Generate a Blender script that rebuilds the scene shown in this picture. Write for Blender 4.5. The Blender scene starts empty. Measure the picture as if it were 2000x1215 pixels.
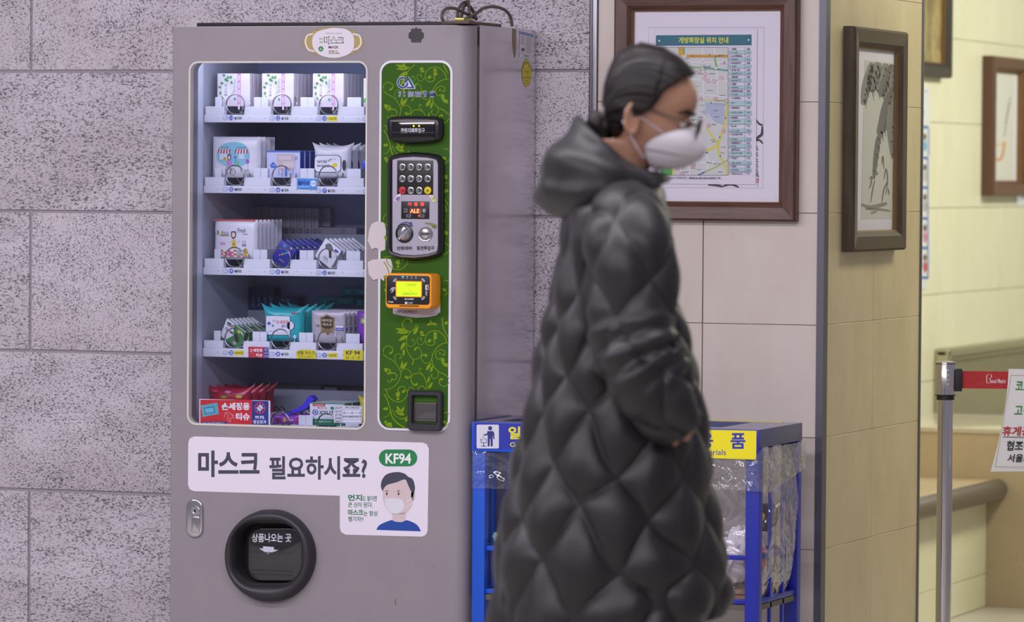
import bpy, bmesh, math, random
from mathutils import Vector, Matrix, noise

# ------------------------------------------------------------------ camera
S = bpy.context.scene
COL = S.collection
F_PX, YAW, ROLL, PITCH = 8758.3, .360745, .0074568, .0302472      # solved from the photograph's vanishing points
CAM = Vector((4.946, -10.597, 1.448))
_ct, _st = math.cos(YAW), math.sin(YAW)
_cp, _sp = math.cos(PITCH), math.sin(PITCH)
_cr, _sr = math.cos(ROLL), math.sin(ROLL)
RW = Matrix(((_cr, -_sr, 0), (_sr, _cr, 0), (0, 0, 1))) @ Matrix(((1, 0, 0), (0, _cp, -_sp), (0, _sp, _cp))) @ Matrix(((_ct, _st, 0), (0, 0, -1), (-_st, _ct, 0)))
RT = RW.transposed()
cd = bpy.data.cameras.new('camera')
cam = bpy.data.objects.new('camera', cd)
COL.objects.link(cam)
m4 = Matrix((RW[0], -RW[1], -RW[2])).transposed().to_4x4()
m4.translation = CAM
cam.matrix_world = m4
cd.sensor_width = 36
cd.lens = 36 * F_PX / 2000
cd.clip_start, cd.clip_end = .5, 80
cd.dof.use_dof = True
cd.dof.focus_distance = 11.6
cd.dof.aperture_fstop = 5.0
S.camera = cam

# ------------------------------------------------------------------ light
S.view_settings.view_transform = 'Standard'
S.view_settings.look = 'None'
S.view_settings.gamma = 1
S.view_settings.use_curve_mapping = False
S.view_settings.exposure = 0.0
w = bpy.data.worlds.new('station_ambient')
S.world = w
w.use_nodes = True
w.node_tree.nodes['Background'].inputs[0].default_value = (.80, .74, .84, 1)
w.node_tree.nodes['Background'].inputs[1].default_value = .30


def area(name, loc, rot, sx, sy, power, color):
    l = bpy.data.lights.new(name, 'AREA')
    l.shape = 'RECTANGLE'
    l.size, l.size_y, l.energy, l.color = sx, sy, power * LP, color
    o = bpy.data.objects.new(name, l)
    o.location, o.rotation_euler = loc, rot
    COL.objects.link(o)
    return o


LP = 1.45
HALL = (.985, .925, 1.0)
area('hall_ceiling_lamp', (.3, -3.0, 3.0), (math.radians(20), 0, 0), 6.0, .40, 78, HALL)
area('hall_ceiling_lamp', (.8, -6.2, 3.0), (math.radians(22), 0, 0), 8.0, .45, 150, HALL)
area('passage_ceiling_lamp', (2.7, 2.4, 2.75), (0, math.radians(28), 0), .4, 2.6, 33, (1, .97, .68))
area('passage_ceiling_lamp', (2.5, 5.6, 2.75), (0, math.radians(25), 0), .5, 3.0, 43, (1, .995, .84))


# ------------------------------------------------------------------ pixel -> point on a known plane
def ray(x, y):
    return RT @ Vector(((x - 1000) / F_PX, (y - 607.5) / F_PX, 1))


def onY(x, y, Y):
    d = ray(x, y)
    return CAM + d * ((Y - CAM.y) / d.y)


def onX(x, y, X):
    d = ray(x, y)
    return CAM + d * ((X - CAM.x) / d.x)


def onZ(x, y, Z):
    d = ray(x, y)
    return CAM + d * ((Z - CAM.z) / d.z)


# ------------------------------------------------------------------ materials
def lin(c):
    return tuple((v / 12.92 if v <= .04045 else ((v + .055) / 1.055) ** 2.4) for v in [x / 255 for x in c[:3]]) + (1,)


_M = {}


def mat(name, rgb=None, rough=.5, metal=0, spec=.5, emit=0, coat=0, alpha=None, sheen=0):
    if name in _M:
        return _M[name]
    m = bpy.data.materials.new(name)
    m.use_nodes = True
    b = m.node_tree.nodes['Principled BSDF']
    b.inputs['Base Color'].default_value = lin(rgb)
    b.inputs['Roughness'].default_value = rough
    b.inputs['Metallic'].default_value = metal
    b.inputs['Specular IOR Level'].default_value = spec
    b.inputs['Coat Weight'].default_value = coat
    b.inputs['Sheen Weight'].default_value = sheen
    if emit:
        b.inputs['Emission Color'].default_value = lin(rgb)
        b.inputs['Emission Strength'].default_value = emit
    m.diffuse_color = lin(rgb)
    _M[name] = m
    return m


def ink(rgb, rough=.5):
    return mat('ink_%02x%02x%02x' % tuple(rgb), rgb, rough)


def N(m, t, **kw):
    n = m.node_tree.nodes.new(t)
    for k, v in kw.items():
        if k.startswith('i_'):
            key = k[2:].replace('_', ' ')
            n.inputs[int(key) if key.isdigit() else key].default_value = v
        else:
            setattr(n, k, v)
    return n


def L(m, a, ao, b, bi):
    m.node_tree.links.new(a.outputs[ao], b.inputs[bi])


def ramp(m, stops):
    r = N(m, 'ShaderNodeValToRGB')
    e = r.color_ramp.elements
    while len(e) < len(stops):
        e.new(.5)
    for i, (p, c) in enumerate(stops):
        e[i].position = p
        e[i].color = lin(c) if len(c) == 3 else c
    return r


def speckle(name, base, dark, light, scale, rough=.6, bump=.15, amount=.5, blotch=None, stretch=(1, 1, 1), spec=.4):
    """mineral surface: broad tone + grains, in object space"""
    m = mat(name, base, rough, spec=spec)
    b = m.node_tree.nodes['Principled BSDF']
    tc = N(m, 'ShaderNodeTexCoord')
    mp = N(m, 'ShaderNodeMapping')
    mp.inputs['Scale'].default_value = stretch
    geo = N(m, 'ShaderNodeNewGeometry')
    L(m, geo, 'Position', mp, 'Vector')
    n1 = N(m, 'ShaderNodeTexNoise', i_Scale=scale, i_Detail=3.0, i_Roughness=.7)
    n2 = N(m, 'ShaderNodeTexNoise', i_Scale=scale * .05, i_Detail=4.0, i_Roughness=.6)
    L(m, mp, 0, n1, 'Vector')
    L(m, mp, 0, n2, 'Vector')
    sub = N(m, 'ShaderNodeMath', operation='MULTIPLY_ADD')
    L(m, n2, 0, sub, 0)
    sub.inputs[1].default_value = .20
    L(m, n1, 0, sub, 2)
    r = ramp(m, [(.365 + .12 * amount, dark), (.485 + .12 * amount, base), (.72, base), (.80, light)])
    L(m, sub, 0, r, 0)
    mix = N(m, 'ShaderNodeMix', data_type='RGBA', blend_type='MULTIPLY')
    mix.inputs[0].default_value = 1
    r2 = ramp(m, [(.3, blotch or (225, 225, 225)), (.7, (255, 255, 255))])
    n3 = N(m, 'ShaderNodeTexNoise', i_Scale=scale * .02, i_Detail=3.0)
    L(m, mp, 0, n3, 'Vector')
    L(m, n3, 0, r2, 0)
    L(m, r, 0, mix, 6)
    L(m, r2, 0, mix, 7)
    L(m, mix, 2, b, 'Base Color')
    bp = N(m, 'ShaderNodeBump', i_Strength=bump, i_Distance=.002)
    L(m, n1, 0, bp, 'Height')
    L(m, bp, 0, b, 'Normal')
    return m


def grain(name, base, dark, scale=(3, 30, 30), rough=.45, spec=.5, lo=.35, hi=.65, bump=0):
    """soft streaks / mottling along one direction"""
    m = mat(name, base, rough, spec=spec)
    b = m.node_tree.nodes['Principled BSDF']
    geo = N(m, 'ShaderNodeNewGeometry')
    mp = N(m, 'ShaderNodeMapping')
    mp.inputs['Scale'].default_value = scale
    L(m, geo, 'Position', mp, 'Vector')
    n1 = N(m, 'ShaderNodeTexNoise', i_Scale=1.0, i_Detail=5.0, i_Roughness=.65)
    L(m, mp, 0, n1, 'Vector')
    r = ramp(m, [(lo, dark), (hi, base)])
    L(m, n1, 0, r, 0)
    L(m, r, 0, b, 'Base Color')
    if bump:
        bp = N(m, 'ShaderNodeBump', i_Strength=bump, i_Distance=.002)
        L(m, n1, 0, bp, 'Height')
        L(m, bp, 0, b, 'Normal')
    return m


def clear(name, tint, gloss=.08, rough=.05, haze=0, haze_rgb=(220, 220, 225), bumpscale=0, bump=.3):
    """thin clear sheet: mostly straight-through, some mirror, a little haze"""
    if name in _M:
        return _M[name]
    m = mat(name, (200, 200, 200))
    nt = m.node_tree
    nt.nodes.remove(nt.nodes['Principled BSDF'])
    out = nt.nodes['Material Output']
    t = N(m, 'ShaderNodeBsdfTransparent')
    t.inputs[0].default_value = lin(tint)
    g = N(m, 'ShaderNodeBsdfGlossy')
    g.inputs['Roughness'].default_value = rough
    g.inputs['Color'].default_value = (.95, .95, 1, 1)
    mx = N(m, 'ShaderNodeMixShader')
    fr = N(m, 'ShaderNodeLayerWeight', i_Blend=.25)
    ma = N(m, 'ShaderNodeMath', operation='MULTIPLY_ADD')
    L(m, fr, 'Fresnel', ma, 0)
    ma.inputs[1].default_value = gloss * 2
    ma.inputs[2].default_value = gloss * .5
    L(m, ma, 0, mx, 0)
    last = t
    if haze:
        d = N(m, 'ShaderNodeBsdfDiffuse')
        d.inputs[0].default_value = lin(haze_rgb)
        hx = N(m, 'ShaderNodeMixShader')
        hx.inputs[0].default_value = haze
        L(m, t, 0, hx, 1)
        L(m, d, 0, hx, 2)
        last = hx
    L(m, last, 0, mx, 1)
    L(m, g, 0, mx, 2)
    if bumpscale:
        geo = N(m, 'ShaderNodeNewGeometry')
        n = N(m, 'ShaderNodeTexNoise', i_Scale=bumpscale, i_Detail=2.0, i_Distortion=1.5)
        L(m, geo, 'Position', n, 'Vector')
        bp = N(m, 'ShaderNodeBump', i_Strength=bump, i_Distance=.02)
        L(m, n, 0, bp, 'Height')
        L(m, bp, 0, g, 'Normal')
        L(m, bp, 0, fr, 'Normal')
    L(m, mx, 0, out, 0)
    return m


# ------------------------------------------------------------------ objects
def wloc(o):
    v = Vector(o.location)
    while o.parent:
        o = o.parent
        v += Vector(o.location)
    return v


def tag(o, label, cat, group=None):
    o['label'] = label
    o['category'] = cat
    if group:
        o['group'] = group
    return o


def thing(name, label, cat, loc=(0, 0, 0), rz=0, group=None):
    o = bpy.data.objects.new(name, None)
    o.empty_display_size = .05
    COL.objects.link(o)
    o.location = loc
    o.rotation_euler = (0, 0, rz)
    return tag(o, label, cat, group)


def copy_tree(o, d, label=None, parent=None):
    c = o.copy()
    COL.objects.link(c)
    if parent is None:
        c.location = Vector(o.location) + Vector(d)
        if label:
            c['label'] = label
    else:
        c.parent = parent
    for ch in list(o.children):
        copy_tree(ch, None, None, c)
    return c


class MB:
    """collects shapes (world coordinates) into ONE mesh object"""

    def __init__(s):
        s.v, s.f, s.mi, s.mats = [], [], [], []

    def midx(s, m):
        if m not in s.mats:
            s.mats.append(m)
        return s.mats.index(m)

    def add(s, vs, fs, m, M=None):
        b = len(s.v)
        s.v += [(M @ Vector(p)) if M is not None else Vector(p) for p in vs]
        s.f += [tuple(i + b for i in f) for f in fs]
        s.mi += [s.midx(m)] * len(fs)
        return s

    def bm(s, bm, m, M=None):
        bm.verts.index_update()
        s.add([v.co.copy() for v in bm.verts], [[v.index for v in f.verts] for f in bm.faces], m, M)
        bm.free()
        return s

    def box(s, a, b, m, bev=0, seg=2, M=None):
        bm = bmesh.new()
        bmesh.ops.create_cube(bm, size=1)
        c = [(a[i] + b[i]) / 2 for i in range(3)]
        d = [abs(b[i] - a[i]) for i in range(3)]
        for v in bm.verts:
            v.co = Vector((v.co.x * d[0] + c[0], v.co.y * d[1] + c[1], v.co.z * d[2] + c[2]))
        if bev:
            bmesh.ops.bevel(bm, geom=bm.edges[:], offset=min(bev, min(d) * .49), segments=seg, affect='EDGES', profile=.6)
        return s.bm(bm, m, M)

    def loft(s, rings, m, cap0=True, cap1=True, closed=True, M=None):
        n = len(rings[0])
        vs = [p for r in rings for p in r]
        fs = []
        for i in range(len(rings) - 1):
            for j in range(n if closed else n - 1):
                k = (j + 1) % n
                fs.append((i * n + j, i * n + k, (i + 1) * n + k, (i + 1) * n + j))
        if cap0:
            fs.append(tuple(range(n - 1, -1, -1)))
        if cap1:
            fs.append(tuple((len(rings) - 1) * n + j for j in range(n)))
        return s.add(vs, fs, m, M)

    def tube(s, pts, r, m, n=8, cap=True, flat=1.0, M=None):
        pts = [Vector(p) for p in pts]
        k = len(pts)
        rs = r if isinstance(r, (list, tuple)) else [r] * k
        t0 = (pts[1] - pts[0]).normalized()
        up = Vector((0, 0, 1)) if abs(t0.z) < .9 else Vector((1, 0, 0))
        a = t0.cross(up).normalized()
        rings = []
        for i in range(k):
            t = (pts[min(i + 1, k - 1)] - pts[max(i - 1, 0)]).normalized()
            a = (a - t * a.dot(t)).normalized()
            b = t.cross(a)
            rings.append([pts[i] + (a * math.cos(q) + b * math.sin(q) * flat) * rs[i] for q in [2 * math.pi * j / n for j in range(n)]])
        return s.loft(rings, m, cap, cap, M=M)

    def cyl(s, p, q, r, m, n=20, r2=None, M=None):
        return s.tube([p, q], [r, r if r2 is None else r2], m, n, M=M)

    def lathe(s, prof, c, axis, m, n=24, M=None):
        """prof: (radius, height along axis) ; axis 0,1,2"""
        rings = []
        for r, h in prof:
            ring = []
            for j in range(n):
                q = 2 * math.pi * j / n
                p = [r * math.cos(q), r * math.sin(q)]
                v = {2: (p[0], p[1], h), 1: (p[0], h, p[1]), 0: (h, p[0], p[1])}[axis]
                ring.append(Vector(v) + Vector(c))
            rings.append(ring)
        return s.loft(rings, m, M=M)

    def ell(s, c, r, m, nu=20, nv=12, M=None):
        rings = []
        for i in range(nv + 1):
            a = math.pi * i / nv
            rr = max(math.sin(a), .02)
            rings.append([(c[0] + r[0] * rr * math.cos(2 * math.pi * j / nu), c[1] + r[1] * rr * math.sin(2 * math.pi * j / nu), c[2] - r[2] * math.cos(a)) for j in range(nu)])
        return s.loft(rings, m, M=M)

    def prism(s, pts, a, b, m, ax=1, M=None):
        """extrude a polygon; ax=1: pts are (x,z), from y=a to y=b; ax=0: (y,z); ax=2: (x,y)"""
        f = {1: lambda p, h: (p[0], h, p[1]), 0: lambda p, h: (h, p[0], p[1]), 2: lambda p, h: (p[0], p[1], h)}[ax]
        return s.loft([[f(p, a) for p in pts], [f(p, b) for p in pts]], m, M=M)

    def rprism(s, pts, a, b, r, m, ax=1, seg=4, M=None):
        """extrude with the edge at a rounded (a is the front)"""
        f = {1: lambda p, h: (p[0], h, p[1]), 0: lambda p, h: (h, p[0], p[1]), 2: lambda p, h: (p[0], p[1], h)}[ax]
        sg = 1 if b > a else -1
        rings = [[f(p, b) for p in pts]]
        for i in range(seg + 1):
            q = math.pi / 2 * i / seg
            ins = r * (1 - math.cos(q))
            rings.append([f(p, a + sg * r * (1 - math.sin(q))) for p in inset(pts, ins)])
        return s.loft(rings, m, M=M)

    def build(s, name, parent=None, smooth=True, angle=40, kind=None, label=None, origin=None):
        me = bpy.data.meshes.new(name)
        xs = [(min(v[i] for v in s.v), max(v[i] for v in s.v)) for i in range(3)]
        base = Vector(origin) if origin is not None else Vector(((xs[0][0] + xs[0][1]) / 2, (xs[1][0] + xs[1][1]) / 2, xs[2][0]))
        me.from_pydata([v - base for v in s.v], [], s.f)
        for m in s.mats:
            me.materials.append(m)
        me.polygons.foreach_set('material_index', s.mi)
        if smooth:
            me.polygons.foreach_set('use_smooth', [True] * len(me.polygons))
            me.set_sharp_from_angle(angle=math.radians(angle))
        me.update()
        o = bpy.data.objects.new(name, me)
        COL.objects.link(o)
        if parent is not None:
            o.parent = parent
            o.location = base - wloc(parent)
        else:
            o.location = base
        if kind:
            o['kind'] = kind
        if label:
            o['label'] = label
        return o

    def fixn(s):
        bm = bmesh.new()
        vs = [bm.verts.new(v) for v in s.v]
        return s


def inset(pts, d):
    if d == 0:
        return [tuple(p) for p in pts]
    n = len(pts)
    A = sum(pts[i][0] * pts[(i + 1) % n][1] - pts[(i + 1) % n][0] * pts[i][1] for i in range(n))
    sg = 1 if A > 0 else -1
    out = []
    for i in range(n):
        p0, p, p1 = Vector(pts[i - 1][:2]), Vector(pts[i][:2]), Vector(pts[(i + 1) % n][:2])
        e0, e1 = (p - p0), (p1 - p)
        if e0.length < 1e-9 or e1.length < 1e-9:
            out.append(tuple(p))
            continue
        e0.normalize(); e1.normalize()
        n0, n1 = Vector((-e0.y, e0.x)) * sg, Vector((-e1.y, e1.x)) * sg
        b = n0 + n1
        if b.length < 1e-6:
            b = n0
        b.normalize()
        c = max(b.dot(n0), .4)
        out.append(tuple(p + b * (d / c)))
    return out


def rr(x0, y0, x1, y1, r, n=6):
    """rounded rectangle outline"""
    if x0 > x1:
        x0, x1 = x1, x0
    if y0 > y1:
        y0, y1 = y1, y0
    P = []
    for cx, cy, a in ((x1 - r, y1 - r, 0), (x0 + r, y1 - r, 90), (x0 + r, y0 + r, 180), (x1 - r, y0 + r, 270)):
        for i in range(n + 1):
            q = math.radians(a + 90 * i / n)
            P.append((cx + r * math.cos(q), cy + r * math.sin(q)))
    return P


def circ(cx, cy, rx, ry=None, n=28, a0=0):
    ry = rx if ry is None else ry
    return [(cx + rx * math.cos(a0 + 2 * math.pi * i / n), cy + ry * math.sin(a0 + 2 * math.pi * i / n)) for i in range(n)]


def plate(mb, outline, holes, y0, y1, m, ax=1):
    """flat plate with holes, front at y0, back at y1"""
    f = {1: lambda p, h: Vector((p[0], h, p[1])), 0: lambda p, h: Vector((h, p[0], p[1]))}[ax]
    for h, flip in ((y0, 0), (y1, 1)):
        bm = bmesh.new()
        es = []
        for loop in [outline] + holes:
            vs = [bm.verts.new(f(p, h)) for p in loop]
            es += [bm.edges.new((vs[i], vs[(i + 1) % len(vs)])) for i in range(len(vs))]
        bmesh.ops.triangle_fill(bm, edges=es, use_beauty=True, use_dissolve=False)
        bmesh.ops.recalc_face_normals(bm, faces=bm.faces)
        mb.bm(bm, m)
    for loop in [outline] + holes:
        mb.loft([[f(p, y0) for p in loop], [f(p, y1) for p in loop]], m, False, False)


# ------------------------------------------------------------------ flat print (lettering, pictures)
_T, _TO = {}, {}


def glyphs(s, bold=0, font_res=3, spacing=1.0):
    key = (s, bold, spacing)
    if key in _T:
        return _T[key]
    if 'o' not in _TO:
        _TO['c'] = bpy.data.curves.new('t', 'FONT')
        _TO['o'] = bpy.data.objects.new('t', _TO['c'])
        COL.objects.link(_TO['o'])
    c, o = _TO['c'], _TO['o']
    c.body = s
    c.resolution_u = font_res
    c.offset = bold
    c.space_character = spacing
    me = o.to_mesh()
    vs = [(v.co.x, v.co.y) for v in me.vertices]
    fs = [tuple(p.vertices) for p in me.polygons]
    o.to_mesh_clear()
    x0, x1 = min(v[0] for v in vs), max(v[0] for v in vs)
    y0, y1 = min(v[1] for v in vs), max(v[1] for v in vs)
    r = ([((v[0] - x0) / (x1 - x0), (v[1] - y0) / (y1 - y0)) for v in vs], fs, (x1 - x0) / (y1 - y0))
    _T[key] = r
    return r


class Art:
    """flat printing: drawn in picture units on a mapped plane, one mesh"""

    def __init__(s, fn, nrm, base=.0006, step=.00004):
        s.fn, s.n, s.h, s.step = fn, Vector(nrm).normalized(), base, step
        s.mb = MB()
        s.last = None

    def _lay(s, m):
        if s.last is not None and s.last is not m:
            s.h += s.step
        s.last = m

    def P(s, x, y):
        return Vector(s.fn(x, y)) + s.n * s.h

    def mk(s, m):
        return ink(m) if isinstance(m, tuple) else m

    def poly(s, pts, m):
        m = s.mk(m)
        s._lay(m)
        s.mb.add([s.P(*p) for p in pts], [tuple(range(len(pts)))], m)
        return s

    def rect(s, x0, y0, x1, y1, m):
        return s.poly([(x0, y0), (x1, y0), (x1, y1), (x0, y1)], m)

    def rrect(s, x0, y0, x1, y1, r, m):
        return s.poly(rr(x0, y0, x1, y1, r, 5), m)

    def ell(s, cx, cy, rx, ry, m, n=24):
        return s.poly(circ(cx, cy, rx, ry, n), m)

    def frame(s, x0, y0, x1, y1, w, m):
        m = s.mk(m)
        s._lay(m)
        q = [(x0, y0), (x1, y0), (x1, y1), (x0, y1)]
        p = [(x0 + w, y0 + w), (x1 - w, y0 + w), (x1 - w, y1 - w), (x0 + w, y1 - w)]
        s.mb.add([s.P(*t) for t in q + p], [(i, (i + 1) % 4, 4 + (i + 1) % 4, 4 + i) for i in range(4)], m)
        return s

    def stroke(s, pts, w, m, closed=False):
        m = s.mk(m)
        s._lay(m)
        n = len(pts)
        ws = w if isinstance(w, (list, tuple)) else [w] * n
        vs = []
        for i in range(n):
            a = pts[(i - 1) % n] if closed else pts[max(i - 1, 0)]
            b = pts[(i + 1) % n] if closed else pts[min(i + 1, n - 1)]
            dx, dy = b[0] - a[0], b[1] - a[1]
            l = math.hypot(dx, dy) or 1
            nx, ny = -dy / l * ws[i] / 2, dx / l * ws[i] / 2
            vs += [s.P(pts[i][0] + nx, pts[i][1] + ny), s.P(pts[i][0] - nx, pts[i][1] - ny)]
        k = n if closed else n - 1
        s.mb.add(vs, [(2 * i, 2 * i + 1, 2 * ((i + 1) % n) + 1, 2 * ((i + 1) % n)) for i in range(k)], m)
        return s

    def ring(s, cx, cy, r, w, m, ry=None, n=24):
        return s.stroke(circ(cx, cy, r, ry, n), w, m, True)

    def text(s, t, x0, y0, x1, y1, m, bold=0, rot=0):
        """fit the words into a box; rot=90 reads upwards, -90 downwards"""
        m = s.mk(m)
        s._lay(m)
        vs, fs, asp = glyphs(t, bold)
        xm, ym = (x0 + x1) / 2, (y0 + y1) / 2
        A, B = Vector(s.fn(x0, ym)), Vector(s.fn(x1, ym))
        T, D = Vector(s.fn(xm, y0)), Vector(s.fn(xm, y1))
        c = (A + B) / 2
        U = B - A
        V = T - D
        out = []
        for u, v in vs:
            if rot == 90:
                u, v = 1 - v, u
            elif rot == -90:
                u, v = v, 1 - u
            out.append(c + U * (u - .5) + V * (v - .5) + s.n * s.h)
        s.mb.add(out, fs, m)
        return s

    def tiny(s, x0, y0, x1, y1, m, n=5, seed=0):
        """print too small to read in the photograph: a row of blocky letter marks"""
        rn = random.Random(seed + int(x0 * 7 + y0 * 13))
        m = s.mk(m)
        s._lay(m)
        dx = (x1 - x0) / n
        h = y1 - y0
        for i in range(n):
            a, b = x0 + i * dx + dx * .06, x0 + i * dx + dx * .92
            t = min(.26 * h, .3 * dx)
            yy = lerp(y0, y1, rn.uniform(.1, .5))
            for q in ((a, yy, lerp(a, b, .65), yy + t), (lerp(a, b, .7), y0, lerp(a, b, .7) + t, y1), (a, y1 - t, b, y1)):
                if rn.random() < .85:
                    s.rect(q[0], q[1], q[2], q[3], m)
        return s

    def build(s, name, parent, label=None):
        return s.mb.build(name, parent, smooth=False, label=label)


def spline(pts, n=8):
    """Catmull-Rom through points (any dimension)"""
    out = []
    P = [tuple(p) for p in pts]
    for i in range(len(P) - 1):
        p0, p1, p2, p3 = P[max(i - 1, 0)], P[i], P[i + 1], P[min(i + 2, len(P) - 1)]
        for j in range(n):
            t = j / n
            out.append(tuple(.5 * (2 * b + (c - a) * t + (2 * a - 5 * b + 4 * c - d) * t * t + (3 * b - a - 3 * c + d) * t ** 3) for a, b, c, d in zip(p0, p1, p2, p3)))
    out.append(P[-1])
    return out


def lerp(a, b, t):
    return a + (b - a) * t


def curve1(tab, x):
    """smooth table lookup: tab of (x, values...)"""
    if x <= tab[0][0]:
        return tab[0][1:]
    for i in range(len(tab) - 1):
        if x <= tab[i + 1][0]:
            t = (x - tab[i][0]) / (tab[i + 1][0] - tab[i][0])
            a, b = tab[i][1:], tab[i + 1][1:]
            p = tab[max(i - 1, 0)][1:]
            q = tab[min(i + 2, len(tab) - 1)][1:]
            return tuple(.5 * (2 * u + (v - o) * t + (2 * o - 5 * u + 4 * v - w_) * t * t + (3 * u - o - 3 * v + w_) * t ** 3) for o, u, v, w_ in zip(p, a, b, q))
    return tab[-1][1:]


WHITE, BLACK = (236, 234, 238), (24, 24, 28)

# ================================================================== structure
STONE = speckle('stone_slab', (206, 200, 210), (84, 78, 90), (218, 212, 222), 225, rough=.75, bump=.5, amount=.86, blotch=(240, 237, 238), stretch=(1, 1, 1.15))
STONE2 = speckle('stone_slab_veined', (204, 198, 208), (78, 72, 84), (216, 210, 220), 205, rough=.75, bump=.6, amount=.9, blotch=(232, 229, 230), stretch=(.7, 1, 1.5))
GROUT = mat('grout_grey', (156, 148, 158), .9)
CREAM = grain('cream_tile', (200, 191, 185), (193, 182, 174), (9, 9, 5), .32, .5, .3, .7)
CREAM_G = mat('cream_grout', (118, 104, 96), .9)
PILLAR_T = grain('pillar_tile', (196, 182, 150), (182, 168, 136), (9, 9, 4), .35, .5, .3, .7)
YELLOW_T = grain('yellow_tile', (232, 231, 204), (225, 222, 190), (5, 5, 2), .35, .5, .3, .7)
STEEL = mat('brushed_steel', (150, 150, 156), .3, 1)
DARKSTEEL = mat('dark_steel_trim', (98, 98, 108), .4, .7)
GRANITE = speckle('brown_granite', (198, 178, 150), (178, 156, 126), (212, 194, 168), 90, rough=.35, bump=.02, amount=.3)
FLOOR_M = speckle('floor_tile', (204, 198, 188), (188, 182, 172), (214, 208, 200), 60, rough=.35, bump=.02, amount=.2)


def struct(name, mb, **k):
    o = mb.build(name, None, **k)
    o['kind'] = 'structure'
    return o


# floor with tiles near the passage
mb = MB()
mb.box((-5, -12.5, -.12), (9, 12, -.008), mat('floor_joint', (120, 116, 108), .8))
fl = struct('floor', mb)
tm = None
for i in range(9):
    for j in range(10):
        x, y = -.1 + i * .5, -.6 + j * .5 + 0
        x0, x1, y0, y1 = x + .002, x + .498, y + .002, y + .498
        MB().box((x0, y0, -.008), (x1, y1, 0), FLOOR_M, .001, 1).build('floor_tile', fl)
MB().box((-5, -12.5, -.008), (9, -.602, 0), FLOOR_M).build('floor_tile', fl)
MB().box((-5, -.6, -.008), (-.1, .5, 0), FLOOR_M).build('floor_tile', fl)
MB().box((4.402, -.6, -.008), (9, 4.4, 0), FLOOR_M).build('floor_tile', fl)
MB().box((1.2, 4.402, -.008), (9, 12, 0), FLOOR_M).build('floor_tile', fl)

# stone wall, running bond of split-face slabs
WY = .5
mb = MB()
mb.box((-4.6, WY + .007, 0), (.975, WY + .2, 3.3), GROUT)
wl = struct('wall_left', mb)
rnd = random.Random(4)
zs = [0, .1855, .570, .9545, 1.3395, 1.7245, 2.1095, 2.4945, 2.88, 3.3]
J = .0039
for r in range(len(zs) - 1):
    off = {0: -.661, 2: -.661, 4: -.661, 6: -.661}.get(r - 1, .28) if r else .28
    xs = [off + k * 1.14 for k in range(-5, 4)]
    xs = [max(-4.6, x) for x in xs if x < .975]
    xs = sorted(set(xs)) + [.975]
    for k in range(len(xs) - 1):
        if xs[k + 1] - xs[k] < .03:
            continue
        d = rnd.uniform(-.002, .002)
        b = MB()
        b.box((xs[k] + J, WY + d, zs[r] + J), (xs[k + 1] - J, WY + .02, zs[r + 1] - J), STONE2 if (r + k) % 2 == 0 or r < 3 else STONE, .0025, 2)
        b.build('stone_slab', wl)

# cream tiled wall between the stone and the passage
mb = MB()
mb.box((.995, WY + .006, 0), (1.61, WY + .2, 3.3), CREAM_G)
wm = struct('wall_middle', mb)
zc = [0, .197, .486, .776, 1.067, 1.356, 1.643, 1.932, 2.22, 2.51, 2.8, 3.3]
for r in range(len(zc) - 1):
    for a, b_ in ((.995, 1.289), (1.2905, 1.602)):
        MB().box((a + .0006, WY, zc[r] + .0006), (b_ - .0004, WY + .03, zc[r + 1] - .0006), CREAM, .0008, 1).build('wall_tile', wm)
mb = MB()
mb.box((.976, WY - .012, 0), (.983, WY + .05, 3.3), DARKSTEEL, .001)
mb.box((.983, WY - .010, 0), (.9945, WY + .05, 3.3), STEEL, .001)
struct('trim_1', mb)

# the wall's end, facing the passage
XP = 1.615
mb = MB()
mb.box((.995, WY + .2, 0), (XP - .006, 1.43, 3.3), CREAM_G)
wp = struct('wall_pillar', mb)
for r in range(len(zc) - 1):
    for a, b_ in ((WY + .03, .972), (.973, 1.432)):
        MB().box((XP - .03, a + .0005, zc[r] + .0005), (XP, b_ - .0005, zc[r + 1] - .0005), PILLAR_T, .0008, 1).build('wall_tile', wp)
MB().box((.6, 1.43, 0), (XP - .001, 1.445, 3.3), YELLOW_T).build('wall_tile', wp)
mb = MB()
mb.prism([(1.600, WY - .004), (XP + .004, WY - .004), (XP + .004, WY + .035), (XP + .001, WY + .035), (XP + .001, WY - .001), (1.600, WY - .001)], 0, 3.3, DARKSTEEL, ax=2)
struct('trim_2', mb)
mb = MB()
mb.box((XP - .004, 1.430, 0), (XP + .003, 1.447, 3.3), DARKSTEEL, .001)
struct('trim_3', mb)

# far yellow tiled wall along the passage
mb = MB()
mb.box((.4, 1.445, 0), (.592, 9, 3.3), mat('yellow_grout', (240, 236, 222), .9))
wf = struct('wall_far', mb)
zy = [0, .08, .394, .709, 1.024, 1.34, 1.653, 1.966, 2.28, 2.6, 3.3]
ys = [1.445, 3.62, 4.5, 5.38, 6.26, 7.14, 8.02, 9]
for r in range(len(zy) - 1):
    for k in range(len(ys) - 1):
        MB().box((.58, ys[k] + .001, zy[r] + .001), (.6, ys[k + 1] - .001, zy[r + 1] - .001), YELLOW_T, .001, 1).build('wall_tile', wf)
mb = MB()
mb.box((.4, 9, 0), (6, 9.2, 3.3), YELLOW_T)
struct('wall_end', mb)

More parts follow.
